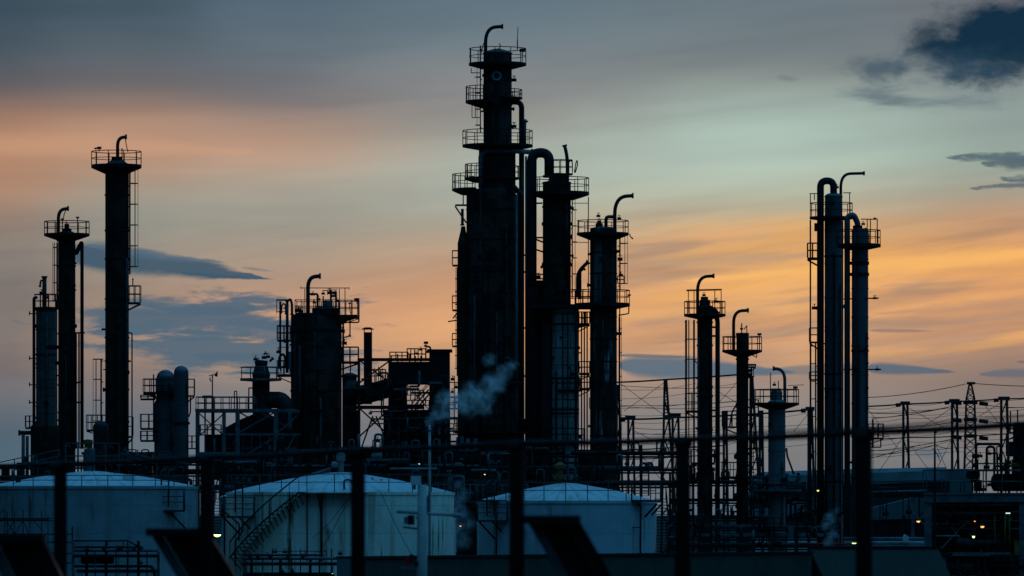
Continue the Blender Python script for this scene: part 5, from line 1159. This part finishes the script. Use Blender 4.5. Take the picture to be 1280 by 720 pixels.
# ------------------------------------------------------------------ switchyard gantries, pylon, wires
def gantries():
    GG = 'lattice gantry posts of the switchyard'
    def lattice(label, x, w0, w1, yt, Y, nbr=9, name='gantry_post', head=True, ladder_top=None, spread=0):
        t = T(name, label, 'gantry post', x, Y, GG); S = t.s; zt = t.z(yt); m = M(); W0 = w0*S; W1 = w1*S; lo = -spread*S
        leg = .21
        A = [Vector((lo, 0, 0)), Vector((0, 0, zt))]; B = [Vector((W1, 0, 0)), Vector((W0, 0, zt))]
        zvis = t.z(690)
        for q in (0, .9):
            o = Vector((0, q, 0)); m.beam(A[0]+o, A[1]+o, leg); m.beam(B[0]+o, B[1]+o, leg)
        t.part('leg', m, GREEN)
        b = M(); n = int(zt/1.9)
        for i in range(n):
            f, g = i/n, (i+1)/n
            p = A[0].lerp(A[1], f) if i % 2 else B[0].lerp(B[1], f); q = B[0].lerp(B[1], g) if i % 2 else A[0].lerp(A[1], g); b.beam(p, q, .13)
        t.part('lacing', b, GREEN)
        if head: t.part('cap_beam', M().beam(Vector((-4*S, 0, zt)), Vector((W0+3*S, 0, zt)), .42), GREEN); t.part('insulator', M().tube([Vector((-4*S, -.3, zt-2*S)), Vector((-10*S, -.3, zt-2.6*S))], .22, 8), DARK)
        return t
    lattice('green lattice gantry post right of the splitter column, left of the ladder-topped mast', 785.5, 6, 11, 522, 560)
    lattice('green lattice gantry post touching the ladder-topped mast', 841, 7, 12, 519, 566)
    t = lattice('tall pointed green mast with a laddered tip, left of the slim black column', 831, 2, 22, 474, 570, head=False, spread=6)
    m = M(); S = t.s
    for i in range(12):
        y = 480+i*4; m.tube([Vector((-.0*S, 0, t.z(y))), Vector(((2+i*.55)*S, 0, t.z(y)))], .06, 5)
    t.part('rung', m, GREEN)
    t = lattice('pointed green mast half hidden behind the slim column with the lamp', 938.5, 2, 20, 470, 575, head=False, spread=2)
    lattice('pointed green mast just right of the splitter column edge', 771.5, 2, 12, 481, 572, head=False, spread=2)
    lattice('green lattice gantry post between the pale column and the twin-pipe column', 1011, 4, 11, 511, 590)
    lattice('lattice gantry post standing on the hall roof line right of the silver column', 1129.5, 5, 11, 504, 640)
    lattice('lattice gantry post just left of the tall pylon', 1190.5, 6, 11, 501, 640)
    lattice('lattice gantry post right of the tall pylon by the process rack', 1252, 7, 13, 498, 640)
    # small gantry bays near the slim columns
    lattice('thin green lattice post between the slim columns and the pale column', 950, 3, 6, 513, 560, head=False); lattice('thin green lattice post left of the slim column with the lamp', 905, 3, 7, 514, 562, head=False)
    # tall pylon
    t = T('transmission_pylon', 'tall far lattice pylon with three pairs of cross arms', 'pylon', 1213, 900); S = t.s
    def half(y): return 1.2+(5.2-1.2)*min(1, max(0, (y-479)/20)) if y < 499 else 5.2+(y-499)*.026
    rows = [479, 485, 491, 498, 505, 512, 520, 528, 537, 547, 558, 570, 584, 600]
    m = M(); b = M()
    for y0, y1 in zip(rows[:-1], rows[1:]):
        h0, h1 = half(y0), half(y1)
        c0 = [Vector((sx*h0*S, sy*h0*S, t.z(y0))) for sx, sy in ((-1, -1), (1, -1), (1, 1), (-1, 1))]; c1 = [Vector((sx*h1*S, sy*h1*S, t.z(y1) if y1 < 600 else 0)) for sx, sy in ((-1, -1), (1, -1), (1, 1), (-1, 1))]
        for i in range(4):
            j = (i+1) % 4; m.beam(c0[i], c1[i], .2); b.beam(c0[i], c1[j], .08); b.beam(c0[j], c1[i], .08); b.beam(c0[i], c0[j], .08)
    t.part('leg', m, GREEN); t.part('lacing', b, GREEN)
    for y, w in ((503, 9), (524.5, 8), (545, 8)): t.part('cross_arm', M().beam(t.p(1213-w, y, 0), t.p(1213+w, y, 0), .5, .6), GREEN)
    t.part('cross_arm', M().beam(t.p(1208.5, 479, 0), t.p(1219, 479, 0), .35, .4), GREEN)
    for y in (504, 526, 547):
        for sx in (-1, 1): t.part('insulator', M().tube([t.p(1213+sx*11, y), t.p(1213+sx*22, y+1.4 if sx > 0 else y-1)], .32, 8), DARK)
    # overhead wires
    def wire(label, pts, Y, r=.035, sag=2.0, group='overhead wires of the switchyard', Y2=None):
        Y2 = Y2 or Y; a = pts[0]; b = pts[-1]
        o0 = Vector((wx(a[0], Y), Y, wz(a[1], Y))); P = []
        for (p, q) in zip(pts[:-1], pts[1:]):
            for i in range(9):
                f = i/8; px = p[0]+(q[0]-p[0])*f; py = p[1]+(q[1]-p[1])*f+4*sag*f*(1-f); yy = Y+(Y2-Y)*((px-a[0])/(b[0]-a[0]+1e-6)); P.append(Vector((wx(px, yy), yy, wz(py, yy)))-o0)
        o = M().tube(P, r, 5).build('overhead_wire', DARK); o.location = o0; tag(o, label, 'wire', group)
    wire('topmost heavy wire from the splitter column across the pointed masts', [(770, 478), (833, 474.5), (940, 467)], 572, .09, .4)
    wire('upper heavy wire along the gantry heads left of the slim black column', [(778, 524), (842, 522), (930, 518), (1012, 512)], 565, .10, .8)
    wire('heavy wire on the gantry heads from the silver column to the frame edge', [(1083, 508), (1131, 505), (1192, 502), (1255, 498.5), (1300, 497)], 640, .09, .5)
    wire('second heavy wire below the rail, from the silver column to the process rack', [(1083, 549), (1135, 547), (1195, 545.5), (1262, 542)], 640, .07, .5)
    wire('heavy wire low between the left gantry posts', [(776, 563), (790, 562), (830, 560), (905, 557)], 560, .07, .6)
    wire('thinner low wire between the left gantry posts', [(776, 574), (836, 572), (905, 566)], 561, .05, .8)
    for i, (x0, y0, x1, y1, sg, lab) in enumerate((
        (776, 482, 935, 483, 3, 'hair-thin wire sagging under the topmost heavy wire'), (776, 507, 950, 498, 3, 'hair-thin wire sagging midway between masts left of the slim column'),
        (776, 508, 935, 506, 4, 'lower hair-thin wire midway between masts left of the slim column'), (790, 535, 900, 533, 3, 'hair-thin wire sagging just above the blurred rail on the left'),
        (790, 541, 900, 540, 3, 'hair-thin wire sagging onto the blurred rail on the left'), (790, 586, 905, 577, 2, 'hair-thin lowest wire left of the slim black column'))):
        wire(lab, [(x0, y0), (x1, y1)], 575, .03, sg)
    for x0, y0, x1, y1, lab in ((776, 480, 840, 526, 'falling stay wire of the crossed pair right of the splitter column'), (780, 514, 832, 477, 'rising stay wire of the crossed pair right of the splitter column'),
        (896, 488, 925, 506, 'falling stay wire of the crossed pair between the slim columns'), (896, 506, 928, 470, 'rising stay wire of the crossed pair between the slim columns'),
        (794, 600, 838, 552, 'rising low stay wire between the left gantry posts'), (788, 552, 830, 604, 'falling low stay wire between the left gantry posts'),
        (786, 535, 832, 558, 'falling stay wire behind the blurred rail on the left'), (1098, 590, 1133, 540, 'rising stay wire from the hall roof to the first far gantry post'),
        (1136, 510, 1190, 540, 'falling stay wire from the first to the second far gantry post'), (1140, 542, 1196, 506, 'rising stay wire from the first to the second far gantry post'),
        (1141, 560, 1160, 586, 'falling stay wire right of the first far gantry post'), (1170, 556, 1184, 588, 'falling stay wire left of the second far gantry post'), (1172, 584, 1190, 548, 'rising stay wire left of the second far gantry post'),
        (1224, 520, 1250, 504, 'rising stay wire between pylon and third far gantry post'), (1232, 508, 1254, 536, 'falling stay wire between pylon and third far gantry post'),
        (992, 540, 1014, 512, 'rising stay wire beside the twin-pipe column'), (1084, 510, 1122, 560, 'falling stay wire right of the silver column')):
        wire(lab, [(x0, y0), (x1, y1)], 612, .03, .3)
    for x0, y0, x1, y1, sg, lab in ((1083, 497, 1207, 480, 3, 'thin earth wire from behind the silver column to the pylon tip'), (1219, 479.5, 1310, 483, 1, 'thin earth wire from the pylon tip to the frame edge'),
        (1083, 516, 1190, 508, 4, 'thin wire sagging just under the far gantry heads'), (1090, 523, 1186, 509, 2, 'thin wire rising to the second far gantry post'), (1083, 534, 1200, 526, 4, 'thin wire just above the blurred rail on the right'),
        (1086, 564, 1190, 549, 2, 'thin wire below the blurred rail rising to the second far gantry post'), (1086, 569, 1170, 556, 3, 'thin sagging wire ending at the thin tall pole'), (1086, 573, 1150, 556, 1, 'thin lowest wire over the hall roof'),
        (1230, 506, 1310, 507, 3, 'thin wire right of the pylon top arms'), (1235, 527, 1310, 531, 2, 'thin wire right of the pylon middle arms'), (1170, 556, 1190, 560, 2, 'short thin wire right of the thin tall pole'), (1086, 540, 1110, 546, 1, 'short thin wire just right of the silver column')):
        wire(lab, [(x0, y0), (x1, y1)], 720, .05, sg, 'overhead wires of the far line')
    R = random.Random(5)
    for i in range(9):
        y0 = 486+i*11+R.uniform(-3, 3); wire('hair-thin power line in the loose bundle between the splitter column and slim black column', [(776, y0), (868, y0-R.uniform(2, 9)), (925, y0-R.uniform(4, 10))], 580+i, .022, R.uniform(1, 4), 'hair-thin lines left of the slim column')
    for i in range(12):
        y0 = 511+i*5.5+R.uniform(-2, 2); wire('hair-thin power line in the loose bundle between the silver column and the pylon', [(1083, y0), (1131, y0-R.uniform(1, 5)), (1192, y0-R.uniform(5, 12)), (1300, y0-R.uniform(6, 14))], 660+i*3, .026, R.uniform(1, 4), 'hair-thin lines right of the silver column')
    for i in range(4):
        y0 = 520+i*13; wire('hair-thin power line crossing behind the pale column', [(938, y0), (1015, y0-R.uniform(2, 7))], 600+i, .022, R.uniform(1, 4), 'hair-thin lines behind the pale column')
gantries()
# ------------------------------------------------------------------ signal mast, steam vent pole, lamps
def small_things():
    t = T('signal_mast', 'out-of-focus pale blue mast with a cross arm, cameras and a red lamp', 'mast', 525, 82); S = t.s
    zb = 8.3*0; m = M(); m.tube([t.p(528, 606), t.p(527.5, 720), Vector((t.x(527), 0, 4.0))], [6.0*S, 6.6*S, 7.5*S], 14); t.part('mast', m, DIMW)
    t.blk(513.5, 526, 595, 606, -5, 5, WHITE, 'head_box'); t.beams([(518, 606, 518, 612)], 4, BLUE, 'neck'); t.pipe([(496, 639.5, -8), (571, 644, 8)], 2.0, DIMW, name='cross_arm')
    t.blk(510, 518, 644, 656, -6, 4, DARK, 'camera'); t.blk(505, 510, 646, 655, -4, 4, PALE, 'camera_hood'); t.beams([(504, 659, 522, 661)], 2.4, BLUE, 'bracket'); t.beams([(520, 646, 528, 656)], 1.6, BLUE, 'brace')
    t.blk(506.5, 512, 695, 706, -6, 2, REDM, 'red_lamp'); t.blk(512, 517, 693, 704, -5, 4, DARK, 'lamp_housing'); t.beams([(501, 709.5, 528, 709.5)], 3, PALE, 'bracket'); t.vessel(518, 523, 704, 3, DARK, 'horn', -4)
    t.blk(530, 537, 620, 640, -2, 2, BLUE, 'junction_box')
    t = T('steam_vent_pipe', 'slim grey vent pipe blowing white steam from its top', 'vent pipe', 537, 250); S = t.s
    t.part('pipe', M().tube([t.p(537, 531), t.p(537, 600), Vector((0, 0, 0))], [1.6*S, 1.7*S, 2.0*S], 12), DIMW); t.part('collar', M().tube([t.p(537, 536), t.p(537, 539)], 2.3*S, 12), PALE)
    # lit lamps of the plant
    LG = 'lit lamps of the plant'
    def lamp(label, x, y, Y, w, h, mat, hang=8, hmat=DARK):
        z = wz(y, Y); t = T('lamp', label, 'lamp', x, Y, LG, z=z); S = t.s
        m = M(); m.lathe([(w*S, 0), (w*S*1.15, h*S*.4), (w*S*.5, h*S*1.3), (.01, h*S*1.5)], 16); t.part('housing', m, hmat)
        m = M(); m.lathe([(w*S*.95, -.01), (w*S*.7, -h*S*.7), (.01, -h*S)], 16); t.part('lens', m, mat)
        t.part('bracket', M().tube([(0, .05, h*S*1.3), (0, .5, hang*S), (0, 1.0, hang*S)], .03, 6), DARK)
    G = glow('greenish_lamp', (.65, 1.0, .30), 3.6); O = glow('sodium_lamp', (1.0, .36, .08), 2.6); Wt = glow('white_tube', (.75, 1.0, .75), 1.6); Y_ = glow('yellow_lamp', (.9, .9, .25), 1.6)
    lamp('bright greenish-white lamp beside the curling stair of the slim tank', 271.5, 668, 350, 5.0, 3.2, G)
    lamp('sodium lamp glowing under the dark pipe bridge', 1148, 651, 340, 2.6, 2.2, O); lamp('sodium lamp glowing inside the process rack by the diagonal stair', 1228, 657.5, 303, 2.6, 2.4, O); lamp('tiny dim sodium lamp in the process rack left of the stair', 1218.5, 651, 303.5, 1.1, 1.2, O)
    lamp('greenish lamp low in the process rack over the round vessel', 1217, 670, 303, 1.8, 2.6, G); lamp('flat greenish lamp beside the pale pipes at the foot of the silver column', 1068, 678.5, 296, 3.4, 1.4, G); lamp('small yellow-green lamp on the twin-pipe column at rail height', 1022.5, 612.5, 448, 1.6, 2.0, Y_)
    lamp('tiny orange lamp among pipes behind the small pale tank', 606, 592.5, 405, 1.2, 1.3, O); lamp('tiny orange lamp in the gap between cream and small tanks', 575.5, 657, 405, 1.2, 1.3, O); lamp('tiny pale lamp in the dark racks behind the signal mast head', 524, 579.5, 405, 1.2, .9, Wt)
    lamp('tiny yellow lamp at the foot of the cabinet by the cream tank', 415.5, 716.5, 300, .7, .8, Y_)
    z = wz(641.5, 300); t = T('strip_light', 'short white strip light above the yellow posts in the process rack', 'lamp', 1260, 300, LG, z=z); S = t.s
    t.part('tube', M().tube([(-2.8*S, 0, 0), (2.8*S, 0, 0)], .7*S, 8), glow('strip_white', (.75, 1, .8), 1.0)); t.part('housing', M().box(-3*S, 3*S, -.06, .06, .8*S, 1.6*S), DARK)
small_things()
# ------------------------------------------------------------------ blurred fence and slanting channels close to the camera
def foreground():
    px = (75.5, 258, 447.5, 646, 853.5, 1080); yw = (579.5, 571.5, 562, 553.5, 549, 540)
    b = (2.178+3.5)/(35.2-44); a = 3.5*0-3.5-b*44
    def depth(p): return a/((p-640)/F-b)
    o = bpy.data.objects.new('fence', None); C.objects.link(o); o.location = (wx(75.5, depth(75.5)), depth(75.5), 8.3); L0 = o.location.copy(); tag(o, 'out-of-focus black post-and-rail fence across the whole foreground', 'fence')
    P = []
    for p, y in zip(px, yw):
        Y = depth(p); x = wx(p, Y)-L0.x; yy = Y-L0.y; zt = wz(y-1, Y)-8.3
        w = .105; m = M(); m.tube([Vector((x, yy, -.4)), Vector((x, yy, zt-.03)), Vector((x, yy, zt-.005)), Vector((x, yy, zt+.012))], [w/2, w/2, w/2*.96, w/2*.7], 14); q = m.build('post', BLACKP, o)
        m = M(); m.tube([Vector((x, yy, zt-.055)), Vector((x, yy, zt-.01))], w/2+.012, 14); m.build('collar', BLACKP, q)
        P.append(Vector((x, yy, wz(y, Y)-8.3)))
    def ext(p, y):
        Y = depth(p); return Vector((wx(p, Y)-L0.x, Y-L0.y, wz(y, Y)-8.3))
    P = [ext(-130, 586)]+P+[ext(1330, 526)]
    R = []
    for p, q in zip(P[:-1], P[1:]):
        for i in range(10):
            f = i/10; v = p.lerp(q, f); v.z -= .010*4*f*(1-f); R.append(v)
    R.append(P[-1]); M().tube(R, .0205, 8).build('top_rail', BLACKP, o)
    M().tube([ext(853.5, 549), ext(960, 539.5), ext(1080, 535), ext(1180, 528), ext(1330, 516)], .006, 6).build('upper_wire', BLACKP, o)
    for e, yv in ((-120, 586), (1322, 527)):
        v = ext(e, yv); M().tube([Vector((v.x, v.y, -.4)), Vector((v.x, v.y, v.z))], .052, 12).build('post', BLACKP, o)
    def channel(label, x0, x1, yt, Y, run):
        """slanting U-channel: dark web between two paler flanges, capped at the top"""
        t = T('slanted_channel', label, 'metal channel', x0, Y, 'slanting channels behind the fence', z=8.3); S = t.s
        W = (x1-x0)*S; zt = t.z(yt); zb = -.3; sh = (zt-zb)*run; d0, d1 = 0, .26
        def slab(u0, u1, e0, e1, mat, name):
            m = M(); k = [Vector((u0, e0, zt)), Vector((u1, e0, zt)), Vector((u1, e1, zt)), Vector((u0, e1, zt)), Vector((u0+sh, e0-.15, zb)), Vector((u1+sh, e0-.15, zb)), Vector((u1+sh, e1-.15, zb)), Vector((u0+sh, e1-.15, zb))]
            m.v += k
            for q in ((3, 2, 1, 0), (4, 5, 6, 7), (0, 1, 5, 4), (1, 2, 6, 5), (2, 3, 7, 6), (3, 0, 4, 7)): m.face(q)
            return t.part(name, m, mat)
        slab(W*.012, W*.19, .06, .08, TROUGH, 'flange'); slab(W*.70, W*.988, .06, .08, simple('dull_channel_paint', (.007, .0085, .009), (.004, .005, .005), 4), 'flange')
        slab(0, W*.012, 0, d1, BLACKP, 'lip'); slab(W*.988, W, -.02, d1, BLACKP, 'lip'); slab(W*.19, W*.70, .14, .17, BLACKP, 'web')
        m = M(); m.box(-.015, W+.02, -.06, d1, zt-.045, zt+.012); t.part('end_cap', m, BLACKP)
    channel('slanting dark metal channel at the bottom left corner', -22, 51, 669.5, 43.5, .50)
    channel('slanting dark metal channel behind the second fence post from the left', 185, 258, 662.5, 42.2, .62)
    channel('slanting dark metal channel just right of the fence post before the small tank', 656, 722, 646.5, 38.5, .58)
foreground()
# ------------------------------------------------------------------ steam
def steam(label, path, Y, dens, seed, hull):
    """a wandering tube of vapour: noise-broken volume inside a lumpy hull"""
    S = Y/F; x0, y0, _ = path[0]; o0 = Vector((wx(x0, Y), Y, wz(y0, Y)))
    loc = [(Vector((wx(x, Y), Y, wz(y, Y)))-o0, r*S) for x, y, r in path]
    P = []; Rr = []; R = random.Random(seed)
    H = [(Vector((wx(x, Y), Y, wz(y, Y)))-o0, r*S) for x, y, r in hull]
    for (p, r), (q, s) in zip(H[:-1], H[1:]):
        for i in range(5): P.append(p.lerp(q, i/5)); Rr.append((r+(s-r)*i/5)*R.uniform(.94, 1.06))
    e = H[-1][0]; k = H[-1][1]; dv = (H[-1][0]-H[-2][0]).normalized()
    for f in (0, .3, .55, .75, .9): P.append(e+dv*k*f); Rr.append(k*math.sqrt(max(.02, 1-f*f)))
    m = M(); m.tube(P, Rr, 18)
    mt = bpy.data.materials.new('steam_'+str(seed)); mt.use_nodes = True; tr = mt.node_tree; t = NT(tr)
    for n in list(tr.nodes):
        if n.type == 'BSDF_PRINCIPLED': tr.nodes.remove(n)
    out = [n for n in tr.nodes if n.type == 'OUTPUT_MATERIAL'][0]
    co = t.n('ShaderNodeTexCoord').outputs['Object']
    sc = t.n('ShaderNodeVectorMath', operation='SCALE'); t.set(sc.inputs[0], co); sc.inputs[3].default_value = 1.0
    nz = t.n('ShaderNodeTexNoise'); t.set(nz.inputs['Vector'], co); nz.inputs['Scale'].default_value = 1.7/(S*16); nz.inputs['Detail'].default_value = 4
    wv = t.n('ShaderNodeVectorMath', operation='SUBTRACT'); t.set(wv.inputs[0], nz.outputs['Color']); wv.inputs[1].default_value = (.5, .5, .5)
    wm = t.n('ShaderNodeVectorMath', operation='MULTIPLY_ADD'); t.set(wm.inputs[0], wv.outputs[0]); wm.inputs[1].default_value = (S*11,)*3; t.set(wm.inputs[2], co)
    tot = None
    for p, r in loc:
        q = t.n('ShaderNodeVectorMath', operation='DISTANCE'); t.set(q.inputs[0], wm.outputs[0]); q.inputs[1].default_value = tuple(p)
        g = t.smooth(q.outputs['Value'], r*1.45, 0.0); tot = g if tot is None else t.m('ADD', tot, g)
    n2 = t.noise(co, 1.3/(S*12), 5, .6, .0); n3 = t.noise(co, 3.2/(S*12), 4, .6, .0)
    bill = t.m('MULTIPLY', t.smooth(n2, .36, .66, .05, 1.1), t.smooth(n3, .25, .75, .5, 1.1))
    den = t.m('MULTIPLY', t.m('MULTIPLY', t.m('MINIMUM', tot, 1.4), bill), dens/(S*16))
    pv = t.n('ShaderNodeVolumePrincipled'); pv.inputs['Color'].default_value = (.99, .95, .92, 1); pv.inputs['Anisotropy'].default_value = .1; t.set(pv.inputs['Density'], den)
    tr.links.new(pv.outputs[0], out.inputs['Volume'])
    o = m.build('steam_plume', mt); o.location = o0; tag(o, label, 'steam', 'steam plumes')
steam('largest steam plume, drifting right from the slim vent pipe across the main column', [(537, 526, 6), (547, 517, 10), (556, 498, 11), (560, 514, 11), (571, 502, 14), (586, 508, 13), (590, 490, 12), (604, 496, 14), (613, 478, 12), (606, 512, 9), (622, 482, 11), (630, 466, 10), (612, 450, 8), (642, 456, 6)], 252, 1.45, 1, [(536, 535, 5), (540, 528, 14), (552, 514, 24), (575, 498, 38), (600, 482, 46), (625, 466, 44), (640, 456, 34)])
steam('faint ragged steam rising in the gap between the cream tank and the small tank', [(580, 676, 10), (574, 662, 12), (588, 656, 9), (578, 642, 11), (570, 628, 11), (580, 618, 9), (573, 606, 7)], 378, .6, 2, [(582, 690, 12), (580, 676, 20), (579, 650, 26), (575, 625, 26), (573, 606, 16)])
steam('small steam plume at the foot of the twin-pipe column', [(1036, 676, 7), (1040, 666, 8), (1032, 656, 7), (1038, 648, 8), (1044, 638, 6)], 296, 1.0, 3, [(1036, 684, 8), (1037, 674, 14), (1036, 655, 18), (1040, 640, 14)])
